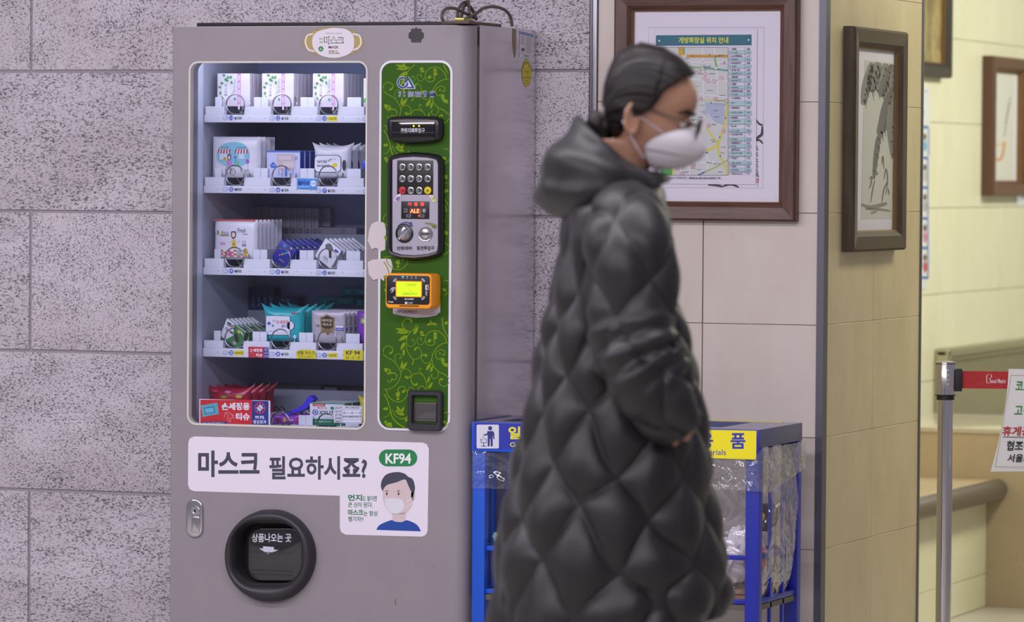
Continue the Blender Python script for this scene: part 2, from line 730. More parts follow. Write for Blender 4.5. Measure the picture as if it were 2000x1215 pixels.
# granite block, low bench with a steel nosing
GX, GY, GZ = 1.107, 4.144, .604
g = thing('granite_counter', 'brown granite counter block behind the steel queue post', 'counter', (1.3, 4.6, 0))
mb = MB()
mb.box((.602, GY, 0), (2.6, 5.03, GZ - .02), GRANITE, .003)
mb.build('body', g)
mb = MB()
mb.box((.602, GY - .004, GZ - .02), (2.6, 5.03, GZ), speckle('polished_granite', (214, 204, 186), (196, 184, 164), (224, 216, 200), 90, rough=.12, bump=0, amount=.3), .006, 3)
mb.build('top_slab', g)
bt = thing('tiled_bench', 'low yellow tiled bench with rounded steel edge beside the granite counter', 'bench', (.85, 2.8, 0))
mb = MB()
mb.box((.602, 1.447, 0), (GX - .006, GY - .001, .40), mat('yellow_grout'))
mb.build('core', bt)
for a, b_ in ((1.447, 2.35), (2.352, 3.25), (3.252, 4.05), (4.052, GY - .002)):
    for z0, z1 in ((.002, .112), (.114, .395)):
        MB().box((GX - .006, a, z0), (GX, b_, z1), YELLOW_T, .001, 1).build('wall_tile', bt)
MB().box((.602, 1.447, .40), (GX + .03, GY - .001, .434), GRANITE, .002).build('top_slab', bt)
mb = MB()
mb.tube([(GX + .04, 1.447, .400), (GX + .04, GY - .02, .400), (GX + .04, GY - .006, .400), (GX + .04, GY - .001, .400)], [.036, .036, .033, .024], STEEL, 24)
mb.build('steel_nosing', bt)

# steel panel on the far wall above the counter
sp = thing('steel_panel', 'perforated stainless steel panel with raised frame on the yellow wall', 'panel', (.6, 6.3, .55))
mb = MB()
P_STEEL = mat('satin_steel', (186, 182, 160), .32, .85)
mb.box((.6, 5.34, .56), (.625, 7.6, .795), P_STEEL, .002)
mb.build('sheet', sp)
mb = MB()
mb.box((.6, 5.31, .56), (.655, 5.345, .825), P_STEEL, .008, 3)
mb.box((.6, 5.31, .79), (.655, 7.6, .825), P_STEEL, .012, 3)
mb.build('frame', sp)
mb = MB()
hole = mat('perforation', (120, 114, 92), .6)
for i in range(60):
    for j in range(7):
        mb.lathe([(.0045, 0), (.0045, .0012)], (.625, 5.42 + i * .024, .70 + j * .0115), 0, hole, 6)
hp = mb.build('perforations', sp, smooth=False)
hp['kind'] = 'stuff'

# ================================================================== vending machine
GREY = grain('machine_grey_paint', (142, 135, 142), (136, 129, 137), (7, 7, 7), .42, .5, .35, .65)
SIDEG = grain('machine_side_paint', (212, 204, 213), (204, 196, 206), (5, 5, 5), .2, .9, .35, .65)
SIDEG.node_tree.nodes['Principled BSDF'].inputs['Coat Weight'].default_value = .7
SIDEG.node_tree.nodes['Principled BSDF'].inputs['Coat Roughness'].default_value = .14
SIDEG.node_tree.nodes['Principled BSDF'].inputs['Metallic'].default_value = .8
RUB = mat('black_rubber', (20, 20, 24), .55)
BLKP = mat('black_plastic', (26, 26, 30), .28, spec=.5)
SATIN = mat('satin_black_plastic', (44, 42, 48), .42)
CHROME = mat('chrome', (205, 205, 212), .16, 1)
SILV = mat('silver_plate', (164, 160, 178), .4, .35)
TRAYW = mat('tray_white', (222, 222, 232), .45)
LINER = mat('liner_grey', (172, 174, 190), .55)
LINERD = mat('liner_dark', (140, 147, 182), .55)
WIRE = mat('coil_wire', (150, 148, 152), .3, 1)
GLASS = clear('window_glass', (247, 249, 255), gloss=.035, rough=.02)
MW, MH = .827, 1.83
vm = thing('vending_machine', 'tall grey vending machine with lit window of tissues and masks and a green control panel', 'vending machine', (MW / 2, .24, 0))


def mY(Y):
    return lambda x, y: onY(x, y, Y)


def zz(x, y, Y=0):
    p = onY(x, y, Y)
    return (p.x, p.z)


def pxpoly(pts, Y=0):
    return [zz(x, y, Y) for x, y in pts]


# cabinet shell
mb = MB()
xi0, xi1, zi0, zi1 = .034, .585, .60, 1.795
plate(mb, [(0, .05), (MW, .05), (MW, MH), (0, MH)], [[(xi0, zi0), (xi1, zi0), (xi1, zi1), (xi0, zi1)]], .075, .462, SIDEG)
mb.box((0, .462, .05), (MW, .48, MH), SIDEG)
mb.box((.03, .085, MH), (.80, .30, MH + .010), RUB, .002)
for fx in (.06, MW - .06):
    for fy in (.12, .43):
        mb.lathe([(.028, 0), (.028, .012), (.012, .014), (.012, .055)], (fx, fy, 0), 2, DARKSTEEL, 14)
cab = mb.build('cabinet', vm)
mb = MB()
mb.box((.034, .107, .6), (.040, .462, 1.795), LINER)
mb.box((.579, .075, .6), (.585, .462, 1.795), LINER)
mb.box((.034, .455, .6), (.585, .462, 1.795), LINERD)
mb.box((.034, .075, 1.789), (.585, .462, 1.795), LINER)
mb.box((.034, .11, .6), (.585, .462, .606), LINER)
mb.build('interior_liner', vm)
mb = MB()
mb.box((.030, .02, .6), (.041, .106, 1.79), mat('lit_side_panel', (216, 220, 238), .35), .002)
mb.box((.041, .05, .70), (.0425, .104, .706), TRAYW)
mb.build('inner_side_panel', vm)
# gasket gap between door and body
mb = MB()
mb.box((.004, .058, .055), (MW - .004, .078, .6), RUB)
mb.box((.004, .058, 1.775), (MW - .004, .078, MH - .004), RUB)
mb.box((.58, .058, .055), (MW - .004, .078, MH - .004), RUB)
mb.box((.004, .058, .055), (.028, .078, MH - .004), RUB)
mb.build('door_seal', vm)

# door
XD = .788
win = pxpoly([(368 + 0, 121), (717, 118), (715.5, 838), (367, 830)])
wx0, wx1 = .0475, .5495
wz0, wz1 = .7935, 1.7375
WIN = rr(wx0, wz0, wx1, wz1, .026, 8)
mb = MB()
PORT = pxpoly(rr(462, 1020, 594, 1141, 42, 8))
plate(mb, [(.004, .07), (XD, .07), (XD, MH - .004), (.004, MH - .004)], [WIN, PORT], 0, .058, GREY)
# softly rounded upright edges
rings = []
for z in (.07, MH - .004):
    rings.append([(XD, 0, z)] + [(XD + (MW - XD) * math.sin(q), .036 - .036 * math.cos(q), z) for q in [math.radians(a) for a in range(10, 91, 10)]] + [(MW, .058, z), (XD, .058, z)])
mb.loft(rings, GREY)
rings = []
for z in (.07, MH - .004):
    rings.append([(.004, .058, z), (0, .058, z)] + [(.004 - .004 * math.cos(q), .004 - .004 * math.sin(q), z) for q in [math.radians(a) for a in range(0, 91, 15)]])
mb.loft(rings, GREY)
door = mb.build('door', vm, angle=25)
mb = MB()
W2 = inset(WIN, .0045)
mb.loft([[(p[0], -.0008, p[1]) for p in WIN], [(p[0], -.0008, p[1]) for p in W2], [(p[0], .02, p[1]) for p in W2]], mat('pale_gasket', (206, 202, 196), .45), False, False)
mb.build('window_gasket', door)
mb = MB()
mb.box((wx0 - .006, .012, wz0 - .006), (wx1 + .006, .016, wz1 + .006), GLASS)
mb.build('window_glass', door)
# lamp above the window inside the door
mb = MB()
mb.cyl((.06, .052, 1.768), (.56, .052, 1.768), .011, mat('lamp_tube', (235, 240, 255), .4, emit=6), 14)
mb.build('lamp_tube', vm)
area('vending_light', (.31, .05, 1.753), (math.radians(32), 0, 0), .50, .022, 4.0, (.84, .89, 1.0)).parent = None
area('vending_light', (.572, .040, 1.38), (0, math.radians(90), 0), .70, .02, .85, (.80, .86, 1.0))  # added fill light behind the right stile, no tube there; brightens inner panel

# stickers of the door
mY0 = mY(0)
MASKW = (214, 208, 222)
a = Art(mY0, (0, -1, 0))
gold = mat('gold_print', (150, 132, 62), .4)
a.ell(650.5, 82, 60, 29.5, gold, 48)
for i in range(-11, 12):
    for j in range(-6, 7):
        x, y = 650.5 + i * 5.4 + (j % 2) * 2.7, 82 + j * 4.7
        if ((x - 650.5) / 57) ** 2 + ((y - 82) / 27) ** 2 < 1:
            a.ring(x, y, 2.2, .7, (196, 180, 110), n=6)
a.stroke(spline([(612, 66), (600, 70), (597, 84), (603, 97), (614, 100)], 6), 4.2, (150, 140, 130))
a.stroke(spline([(689, 66), (702, 70), (705, 84), (699, 94), (688, 98)], 6), 4.2, (150, 140, 130))
a.stroke(spline([(612, 66), (600, 70), (597, 84), (603, 97), (614, 100)], 6), 3.2, MASKW)
a.stroke(spline([(689, 66), (702, 70), (705, 84), (699, 94), (688, 98)], 6), 3.2, MASKW)
mask = spline([(611, 72), (620, 62), (640, 56), (655, 54.5), (675, 57), (688, 66), (692, 80), (689, 98), (676, 108), (655, 113), (632, 110), (617, 101), (610, 87), (611, 72)], 5)
a.poly([(650.5 + (x - 650.5) * 1.015, 83 + (y - 83) * 1.03) for x, y in mask], (140, 134, 138))
a.poly(mask, MASKW)
a.text('KF', 624, 74, 631, 78.5, (46, 110, 76)).text('94', 624, 80.5, 631, 85, (46, 110, 76))
a.text('마스크', 633, 71, 672, 86.5, (40, 36, 44), .055)
a.text('마스크', 634.5, 72.6, 670.5, 84.8, (232, 228, 236), .008)
a.text('MASK', 642, 89.5, 662, 95, (50, 50, 56), .02)
a.ell(627, 95.5, 5, 5.2, (44, 120, 70))
a.tiny(624, 93.4, 630, 97.6, (190, 220, 190), 2)
a.tiny(642, 98, 659, 101.4, (130, 116, 60), 6).tiny(642, 102, 664, 105.4, (130, 116, 60), 8)
a.tiny(636, 63.5, 668, 66, (176, 172, 182), 12)
a.build('mask_sticker', door, 'gold oval sticker with a white face mask printed on it')

mb = MB()
hb = mat('speaker_hole', (14, 14, 16), .9)
for i in range(-6, 7):
    for j in range(-4, 5):
        x, y = 813 + i * 2.3, 69.5 + j * 3.6 + (i % 2) * 1.8
        if (x - 813) ** 2 + (y - 69.5) ** 2 < 14.4 ** 2:
            p = onY(x, y, 0)
            mb.lathe([(.0019, -.0004), (.0019, .001)], p, 1, hb, 8)
so = mb.build('speaker_grille', door, smooth=False)

# banner
BAN = mat('banner_white', (222, 216, 232), .45)
ob = [(380, 852.5)] + [(826, 864.5), (834, 868), (838, 877), (835.5, 1037), (832, 1045), (824, 1048.3), (676, 1044.5), (667, 1040), (664, 1031), (664, 968.5), (380, 959.5), (371, 956), (367.5, 947), (368, 865), (371, 856)]
mb = MB()
mb.prism(pxpoly(ob), -.0012, .0002, BAN)
ban = mb.build('mask_banner', vm, label='white L-shaped banner asking in Korean whether a mask is needed')
a = Art(mY(-.0012), (0, -1, 0), .0003)
NAVY = (62, 64, 82)
a.text('마스크', 387, 880, 507, 932, NAVY, .03)
a.text('필요하시죠?', 526, 891, 717, 937, NAVY, .028)
GRN = (24, 124, 70)
a.rrect(740, 878, 815, 911, 16.4, GRN)
a.text('KF94', 753, 885.5, 803, 906, (232, 232, 238), .025)
for t, x0, y0, x1, y1, b in (('먼지', 680, 966, 707, 978.5, .03), ('도 쌓이면', 708, 968.5, 736, 979, .012), ('큰 산이 된다.', 680, 981, 728, 991, .012), ('마스크', 680, 995, 709, 1007, .03), ('는 항상', 710, 998, 738, 1008, .012), ('챙기자!!', 680, 1009, 710, 1019, .012)):
    a.text(t, x0, y0, x1, y1, (30, 112, 70), b)
a.build('lettering', ban)
a = Art(mY(-.0012), (0, -1, 0), .0003)
SK = (204, 186, 190)
a.poly(spline([(735, 1035), (741, 1026), (755, 1019), (768, 1015.5), (778, 1018), (793, 1016), (808, 1021), (817, 1028), (822, 1038)], 5), (18, 66, 156))
a.poly([(766, 1003), (766, 1016), (772, 1019), (784, 1020), (792, 1017), (793, 1000)], SK)
a.poly(spline([(747, 955), (748, 975), (753, 990), (762, 1002), (776, 1005), (792, 1003), (803, 990), (808, 975), (809, 950), (796, 935), (770, 932), (752, 940), (747, 955)], 4), SK)
a.ell(807, 967, 4, 11, SK)
a.poly(spline([(748, 960), (744, 951), (746, 938), (756, 926), (775, 922), (790, 925), (797, 931), (806, 936), (810, 948), (810, 958), (804, 961), (797, 947), (791, 936.5), (775, 942), (757, 947), (750, 954), (748, 960)], 4), (58, 62, 80))
a.stroke([(793, 979), (800, 976.5), (806, 972)], .8, (228, 222, 230)).stroke([(789, 991), (797, 990), (806, 981)], .8, (228, 222, 230))
a.poly(spline([(752, 974), (768, 973), (784, 976), (789, 986), (788, 994), (782, 1001), (770, 1003.5), (759, 998), (753, 986), (752, 974)], 4), (212, 212, 224))
for x in (755.5, 778.5):
    a.ell(x, 964.5, 1.7, 3, (46, 46, 58))
    a.stroke([(x - 3.5, 959.5), (x, 958.5), (x + 3.5, 959.5)], 1.3, (46, 46, 58))
a.build('masked_man_picture', ban)

# torn tape left on the door and panel
mb = MB()
tp = mat('torn_tape', (196, 188, 194), .6)
mb.prism(pxpoly([(719, 470), (722, 448), (727, 437), (737, 432), (752, 435), (755, 450), (753, 488), (744, 491), (736, 484), (727, 487)]), -.0032, -.0026, tp)
mb.build('tape_residue', vm)
mb = MB()
mb.prism(pxpoly([(719, 512), (728, 507), (752, 505), (764, 506), (768, 520), (764, 536), (752, 539), (751, 549), (744, 544), (730, 547), (721, 536)]), -.0032, -.0026, tp)
mb.build('tape_residue', vm)

# lock
lk = MB()
x0, z0 = zz(365, 1048.5)
x1, z1 = zz(398, 975)
lk.rprism(rr(x0, z0, x1, z1, (x1 - x0) * .48, 8), -.008, 0, .004, CHROME)
lo = lk.build('door_lock', vm, label='chrome keyhole lock plate')
c = onY(381, 998, -.009)
MB().lathe([(.0125, .003), (.0125, -.002), (.011, -.0035), (.006, -.0035), (.006, -.001), (.001, -.001)], c, 1, CHROME, 24).build('lock_cylinder', lo)
MB().box((c.x - .0012, c.y - .004, c.z - .004), (c.x + .0012, c.y - .0008, c.z + .004), BLKP).build('keyhole', lo)
a0, b0 = zz(374, 1041, -.008)
a1, b1 = zz(390, 1009, -.008)
MB().rprism(rr(a0, b0, a1, b1, .006, 4), -.0105, -.006, .002, CHROME).build('turn_handle', lo)

# delivery port
out = []
for i in range(64):
    q = 2 * math.pi * i / 64
    x, y = 531 + 87 * math.cos(q), 1085 + 91 * math.sin(q)
    out.append((x, max(y, 995)))
po = pxpoly(out)
pin = pxpoly(rr(464, 1022, 592, 1139, 42, 8))
# match count by angle
cx, cz = zz(529, 1083)


def byang(poly, n=72):
    res = []
    for i in range(n):
        q = 2 * math.pi * i / n
        d = Vector((math.cos(q), math.sin(q)))
        best = None
        for k in range(len(poly)):
            p0, p1 = Vector(poly[k]) - Vector((cx, cz)), Vector(poly[(k + 1) % len(poly)]) - Vector((cx, cz))
            den = d.x * (p1.y - p0.y) - d.y * (p1.x - p0.x)
            if abs(den) < 1e-12:
                continue
            t = (p0.x * (p1.y - p0.y) - p0.y * (p1.x - p0.x)) / den
            u = (p0.x * d.y - p0.y * d.x) / den
            if t > 0 and -1e-6 <= u <= 1 + 1e-6:
                best = t if best is None else max(best, t)
        res.append((cx + d.x * best, cz + d.y * best))
    return res


PO, PI_ = byang(po), byang(pin)
rings = []
for i in range(13):
    t = i / 12
    q = math.pi * t
    y = -.034 * math.sin(q) ** .75 + (0 if t < .5 else .006 * (t - .5) * 2)
    k = .5 - .5 * math.cos(q)
    rings.append([(lerp(o[0], p[0], k), y, lerp(o[1], p[1], k)) for o, p in zip(PO, PI_)])
rings.append([(p[0], .05, p[1]) for p in PI_])
mb = MB()
mb.loft(rings, SATIN, False, False)
dp = mb.build('delivery_port', vm, angle=60, label='black moulded ring around the product hatch')
mb = MB()
mb.box((cx - .11, .048, cz - .1), (cx + .11, .052, cz + .1), mat('port_dark', (16, 16, 19), .5))
mb.build('port_back', dp)
fl_ = pxpoly(rr(480, 1032, 588, 1136, 26, 6), .0)
mb = MB()
mb.rprism(fl_, .012, .018, .003, mat('smoked_flap', (34, 34, 40), .06, spec=.6, coat=.6))
fp = mb.build('flap', dp)
a = Art(mY(.012), (0, -1, 0), .0004)
a.text('상품나오는 곳', 492, 1042, 569, 1059, (206, 206, 222), .02)
a.poly([(514, 1067), (535, 1068.5), (535, 1073.5), (544, 1074.5), (523, 1082), (506, 1071), (514, 1071.5)], (196, 198, 216))
a.build('lettering', dp)
for y in (1061, 1078, 1113, 1121):
    mb = MB()
    p, q = onY(493, y, .011), onY(571, y + 1, .011)
    mb.box((p.x, .009, p.z - .0006), (q.x, .013, p.z + .0006), SATIN)
    mb.build('flap_rib', dp)
# scuffs low on the door
for x, y, ln, w_ in ((772, 1176, 12, 2.2), (797, 1102, 4, 1), (846, 1108, 3, 1), (608, 946, 2, 1), (741, 1192, 3, .8)):
    a = Art(mY0, (0, -1, 0), .0003)
    a.stroke([(x, y - ln / 2), (x + 1, y + ln / 2)], w_, (104, 94, 92))
    a.build('scuff_mark', door)

# ---------------- control panel
mb = MB()
cpo = pxpoly([(0, 0)])
X0, Z1 = zz(742, 118)
X1, Z0 = .7835, zz(815, 842)[1]
CPO = rr(X0, Z0, X1, Z1, .033, 8)
mb.rprism(CPO, -.0025, .001, .001, mat('panel_border', (218, 214, 228), .45))
cp = mb.build('control_panel', vm, label='green panel with a lighter vine pattern and white edge')
DG = mat('panel_green', (44, 86, 4), .6, spec=.25)
LG = mat('vine_green', (112, 142, 6), .6, spec=.25)
mb = MB()
CPI = inset(CPO, .0062)
mb.add([(p[0], -.0030, p[1]) for p in CPI], [tuple(range(len(CPI)))], DG)
mb.build('panel_face', cp)


def leaf(a, x, y, ang, ln, wd):
    P = []
    for i in range(9):
        t = i / 8
        P.append((t, wd / ln * math.sin(math.pi * t ** .8) * .5))
    P += [(t, -v) for t, v in P[-2:0:-1]]
    ca, sa = math.cos(math.radians(ang)), math.sin(math.radians(ang))
    a.poly([(x + ln * (u * ca - v * sa), y + ln * (u * sa + v * ca)) for u, v in P], LG)


def curl(a, pts, w0=1.2, w1=1.2, bulb=0, n=7):
    P = spline(pts, n)
    k = len(P)
    ws = []
    for i in range(k):
        t = i / (k - 1)
        v = lerp(w0, w1, t)
        if bulb:
            v += bulb * max(0, (t - .62) / .38) ** 1.2 * (1 if t < .97 else .6)
        ws.append(v)
    a.stroke(P, ws, LG)


# curves traced in panel units, repeated down the panel
def vines(a, oy, ymin, ymax, xo=735.0):
    k = 160 / 778

    def T(p):
        return (xo + p[0] * k, 600 + p[1] * k + oy)

    def ok(pts):
        return all(ymin < T(p)[1] < ymax and 748.5 < T(p)[0] < 877 for p in pts)
    C = [([(45, 420), (90, 470), (160, 510), (205, 560), (232, 625), (215, 700), (160, 760), (100, 780), (52, 776)], 7, 6, 0),
         ([(70, 430), (72, 395), (100, 370), (140, 375), (158, 405), (145, 432), (125, 440)], 7, 6, 16),
         ([(190, 520), (175, 480), (195, 445), (230, 448), (238, 475), (222, 488)], 5, 5, 5),
         ([(232, 625), (250, 595), (290, 588), (325, 615), (325, 655), (295, 672), (278, 655)], 6, 6, 22),
         ([(95, 780), (105, 830), (150, 880), (210, 900), (260, 880), (295, 840), (292, 795), (262, 755), (222, 758), (205, 790), (225, 815)], 8, 5, 5),
         ([(52, 800), (100, 870), (130, 960), (150, 1040), (200, 1100), (270, 1145)], 8, 12, 0),
         ([(150, 970), (180, 1030), (240, 1060), (295, 1045)], 6, 5, 8),
         ([(60, 1045), (100, 1040), (128, 1000), (130, 960)], 5, 5, 0),
         ([(105, 690), (120, 712), (145, 705), (150, 680), (165, 690), (190, 680), (195, 650), (170, 625), (140, 628)], 6, 6, 6),
         ([(385, 165), (350, 215), (305, 260), (285, 330), (290, 400), (320, 460), (350, 500), (350, 530), (335, 545)], 7, 6, 6),
         ([(330, 235), (280, 215), (250, 180), (255, 140), (290, 110), (330, 120), (330, 145)], 8, 8, 16),
         ([(345, 495), (390, 490), (425, 460), (425, 410), (395, 382), (370, 395), (375, 410)], 6, 6, 20),
         ([(295, 340), (310, 370), (345, 370), (368, 345), (355, 312), (335, 315)], 5, 5, 4),
         ([(460, 320), (430, 358), (395, 345), (388, 310), (410, 293), (430, 305), (425, 320)], 5, 5, 5),
         ([(665, 335), (655, 290), (610, 240), (555, 222), (500, 240), (466, 290), (470, 335), (500, 362), (540, 358), (556, 335), (540, 315)], 8, 5, 5),
         ([(710, 345), (650, 340), (590, 370), (545, 430), (528, 490), (545, 560), (590, 610), (650, 640), (712, 700)], 7, 8, 0),
         ([(530, 480), (505, 525), (460, 530), (432, 500), (435, 460), (465, 452), (480, 470)], 6, 6, 22),
         ([(575, 590), (590, 640), (575, 672), (540, 675), (522, 650), (535, 632)], 6, 5, 5),
         ([(690, 660), (690, 710), (660, 750), (620, 745), (598, 715), (605, 685), (632, 688)], 7, 6, 18),
         ([(625, 480), (590, 495), (565, 465), (572, 425), (610, 405), (645, 415), (652, 445), (625, 455)], 8, 5, 5),
         ([(480, 780), (475, 720), (450, 655), (400, 628), (350, 640), (330, 680), (345, 725), (375, 740), (390, 722)], 7, 6, 18),
         ([(440, 640), (410, 605), (412, 578), (432, 590)], 5, 5, 5),
         ([(470, 785), (445, 752), (410, 755), (395, 785)], 8, 8, 4),
         ([(365, 790), (345, 762), (315, 765), (295, 800)], 6, 6, 0),
         ([(620, 100), (640, 200), (680, 280), (712, 320)], 10, 7, 0),
         ([(630, 140), (650, 85), (690, 68), (712, 72)], 7, 5, 0),
         ([(640, 1010), (670, 1000), (700, 1040), (690, 1100), (650, 1145)], 7, 7, 0),
         ([(50, 470), (66, 520), (60, 560)], 5, 5, 0), ([(712, 560), (696, 610), (708, 660)], 7, 6, 0)]
    for pts, a0, a1, bb in C:
        P = spline(pts, 7)
        keep = []
        for q in P + [None]:
            if q is not None and ok([q]):
                keep.append(q)
            else:
                if len(keep) > 3:
                    n = len(keep)
                    ws = []
                    for i in range(n):
                        t = i / (n - 1)
                        ws.append((lerp(a0, a1, t) + bb * max(0, (t - .6) / .4) ** 1.2) * k)
                    a.stroke([T(p) for p in keep], ws, LG)
                keep = []
    LV = [(55, 330, -72, 150, 50), (58, 370, -48, 150, 55), (305, 235, -165, 130, 34), (305, 240, 180, 120, 30), (300, 268, 150, 105, 36), (272, 330, 118, 90, 32), (262, 395, 92, 75, 24), (355, 262, -62, 100, 32),
          (235, 590, -80, 85, 22), (245, 590, -55, 90, 30), (472, 600, -55, 90, 32), (515, 620, -72, 75, 24), (55, 660, 55, 75, 34), (490, 720, -78, 70, 24), (492, 780, -58, 85, 28), (625, 850, -40, 125, 50), (648, 930, -70, 175, 50),
          (670, 385, 55, 75, 34), (270, 1020, -170, 80, 30), (275, 1095, -65, 90, 30), (525, 175, -100, 60, 24), (525, 150, 20, 60, 24), (520, 150, 150, 50, 22), (230, 1000, -120, 75, 30), (235, 1005, -65, 70, 26), (240, 1005, -160, 70, 24)]
    for x, y, an, ln, wd in LV:
        if ok([(x, y), (x + ln * math.cos(math.radians(an)), y + ln * math.sin(math.radians(an)))]):
            leaf(a, *T((x, y)), an, ln * k, wd * k)
    BL = [(100, 600, 30, 20, 40), (120, 615, 22, 25, 0), (205, 830, 24, 20, 60), (205, 870, 14, 14, 0), (430, 240, 18, 14, 0), (440, 265, 22, 10, 0), (560, 255, 22, 16, 60), (560, 285, 18, 26, 0), (505, 320, 20, 14, -30), (632, 505, 18, 22, 0), (655, 545, 32, 18, 30), (685, 560, 20, 12, 0), (145, 690, 10, 8, 0), (260, 800, 22, 12, -30), (90, 965, 24, 14, 0), (120, 1115, 34, 24, 20), (90, 1090, 16, 14, 0), (665, 150, 22, 16, 0), (650, 15, 30, 20, 20), (648, 1090, 22, 12, 40), (605, 440, 10, 8, 0)]
    for x, y, rx, ry, an in BL:
        if ok([(x - rx, y), (x + rx, y)]):
            ca, sa = math.cos(math.radians(an)), math.sin(math.radians(an))
            pts = [(x + rx * (1 + .18 * math.sin(5 * q)) * math.cos(q) * ca - ry * math.sin(q) * (1 + .18 * math.cos(4 * q)) * sa, y + rx * math.cos(q) * sa + ry * (1 + .18 * math.sin(4 * q)) * math.sin(q) * ca) for q in [2 * math.pi * i / 22 for i in range(22)]]
            a.poly([T(p) for p in pts], LG)


a = Art(mY(-.0032), (0, -1, 0), .0003)
vines(a, 0, 620, 836)
vines(a, -515, 124, 345)
vines(a, -258, 345, 618)
a.build('vine_print', cp)
a = Art(mY(-.0032), (0, -1, 0), .0007)
BL_ = (30, 50, 130)
WH = (206, 208, 222)
arc = [(787 + 9.2 * math.cos(math.radians(q)), 161.5 + 9.8 * math.sin(math.radians(q))) for q in range(-60, -361, -12)]
a.stroke(arc, 5.4, WH)
a.stroke([(796.5, 163), (788, 163)], 4.6, WH)
a.poly([(798, 149), (812, 173.5), (792, 173.5), (794, 169)], WH)
a.stroke(arc, 3.6, BL_)
a.poly([(798.5, 151), (810, 172.5), (795, 172.5), (795, 169.5), (804, 169.5), (797, 156.5), (789, 165.5), (785.5, 165.5)], BL_)
a.stroke([(801.5, 151.5), (812.5, 172)], 1.8, (40, 150, 80))
for s_, x0, x1 in (('高', 797, 808), ('岩', 810, 822), ('實', 825, 836), ('業', 838, 850)):
    a.text(s_, x0 - .5, 178, x1 + .5, 190, WH, .035)
    a.text(s_, x0, 178.6, x1, 189.4, BL_, .004)
for s_, x, y in (('株', 778, 178.5), ('式', 787, 178.5), ('會', 778, 184.5), ('社', 787, 184.5)):
    a.text(s_, x, y, x + 6, y + 5.2, (168, 172, 206), .01)
a.build('company_logo', cp)

# bill acceptor
mb = MB()
bo = pxpoly([(758, 240), (760, 232), (768, 228), (800, 226.5), (840, 227), (857, 228.5), (863, 233), (865, 245), (865, 262), (862, 272), (852, 277), (830, 280), (800, 281), (775, 278), (762, 272), (759, 262)], -.012)
mb.rprism(bo, -.030, 0, .012, BLKP, seg=5)
ba = mb.build('bill_acceptor', vm, label='black glossy banknote slot unit')
mb = MB()
p, q = onY(765, 236, -.031), onY(849, 273, -.031)
mb.box((p.x, -.033, q.z), (q.x, -.028, p.z), mat('bezel_gloss', (18, 18, 20), .08, coat=.5), .002)
mb.build('window', ba)
p, q = onY(766, 258, -.034), onY(848, 259.5, -.034)
MB().box((p.x, -.0345, q.z), (q.x, -.0325, p.z), SATIN).build('slot', ba)
a = Art(mY(-.033), (0, -1, 0), .001)
a.text('천원지폐투입구', 783, 250, 830, 260, (196, 196, 212), .02)
a.build('lettering', ba)
for x in (808, 818.5):
    mb = MB()
    mb.ell(onY(x, 246, -.0335), (.0022, .0016, .0022), mat('amber_led', (250, 215, 40), .4, emit=2.5), 10, 8)
    mb.build('indicator_lamp', ba)

# keypad unit
KO = [(759, 318), (761, 309), (768, 303), (785, 299), (810, 297), (840, 299), (857, 303), (864, 309), (867, 320), (867, 480), (865, 494), (858, 500), (840, 505), (812, 508), (785, 506), (768, 501), (760, 495), (758, 484)]
mb = MB()
ko = pxpoly(KO, -.01)
rings = [[(p[0], 0, p[1]) for p in ko]]
for ins, y in ((0, -.016), (.002, -.023), (.006, -.026), (.010, -.025), (.013, -.020)):
    rings.append([(p[0], y, p[1]) for p in inset(ko, ins)])
mb.loft(rings, BLKP, True, True)
ku = mb.build('keypad_unit', vm, label='keypad and coin unit in a black surround')
KI = [(767, 311), (785, 307.5), (812, 306), (840, 307.5), (856.5, 311), (857, 480), (856, 491), (840, 496), (812, 499), (785, 497), (767.5, 492), (767, 480)]
mb = MB()
mb.prism(pxpoly(KI, -.02), -.0215, -.015, SILV)
mb.build('face_plate', ku)
mb = MB()
p, q = onY(776, 313, -.0215), onY(846, 380.5, -.0215)
mb.box((p.x, -.0225, q.z), (q.x, -.021, p.z), mat('key_field_black', (20, 20, 22), .35), .0005)
p, q = onY(784, 393, -.0215), onY(838.5, 428, -.0215)
mb.box((p.x, -.0228, q.z), (q.x, -.021, p.z), mat('key_field_black'), .0005)
mb.build('display_field', ku)
keys = ['1', '2', '3', '4', '5', '6', '7', '8', 'C', '9', '0', 'E']
for i, kx in enumerate(keys):
    x, y = 786.6 + (i % 4) * 16.45, 326.3 + (i // 4) * 22.8
    c = onY(x, y, -.0228)
    col = CHROME if kx not in 'CE' else (mat('red_key', (206, 40, 62), .35) if kx == 'C' else mat('yellow_key', (222, 196, 16), .35))
    mb = MB()
    mb.lathe([(.0096, 0), (.0096, -.0025), (.0088, -.0036), (.0066, -.004), (.006, -.0034), (.0005, -.0034)], c, 1, CHROME if kx not in 'CE' else col, 22)
    kb = mb.build('key_button', ku)
for i, kx in enumerate(keys):
    x, y = 786.6 + (i % 4) * 16.45, 326.3 + (i // 4) * 22.8
    a = Art(mY(-.0272), (0, -1, 0), .0002)
    if kx in 'CE':
        a.tiny(x - 4, y - 3, x + 4, y + 3, (90, 20, 30) if kx == 'C' else (80, 70, 10), 2)
    else:
        a.text(kx, x - 2 + (.6 if kx == '1' else 0), y - 3.4, x + 2 - (.6 if kx == '1' else 0), y + 3.4, (30, 30, 34), .02)
    a.build('key_legend', ku)
a = Art(mY(-.0228), (0, -1, 0), .0004)
RED = mat('red_led', (255, 52, 42), .4, emit=2.2)
AMB = mat('amber_digit', (255, 120, 60), .4, emit=2.4)
for i, s_ in enumerate('가동중'):
    a.text(s_, 796.5 + i * 12.3, 395.5, 804 + i * 12.3, 402.5, RED, .02)
a.rect(799, 406, 824, 417.5, (92, 40, 44))
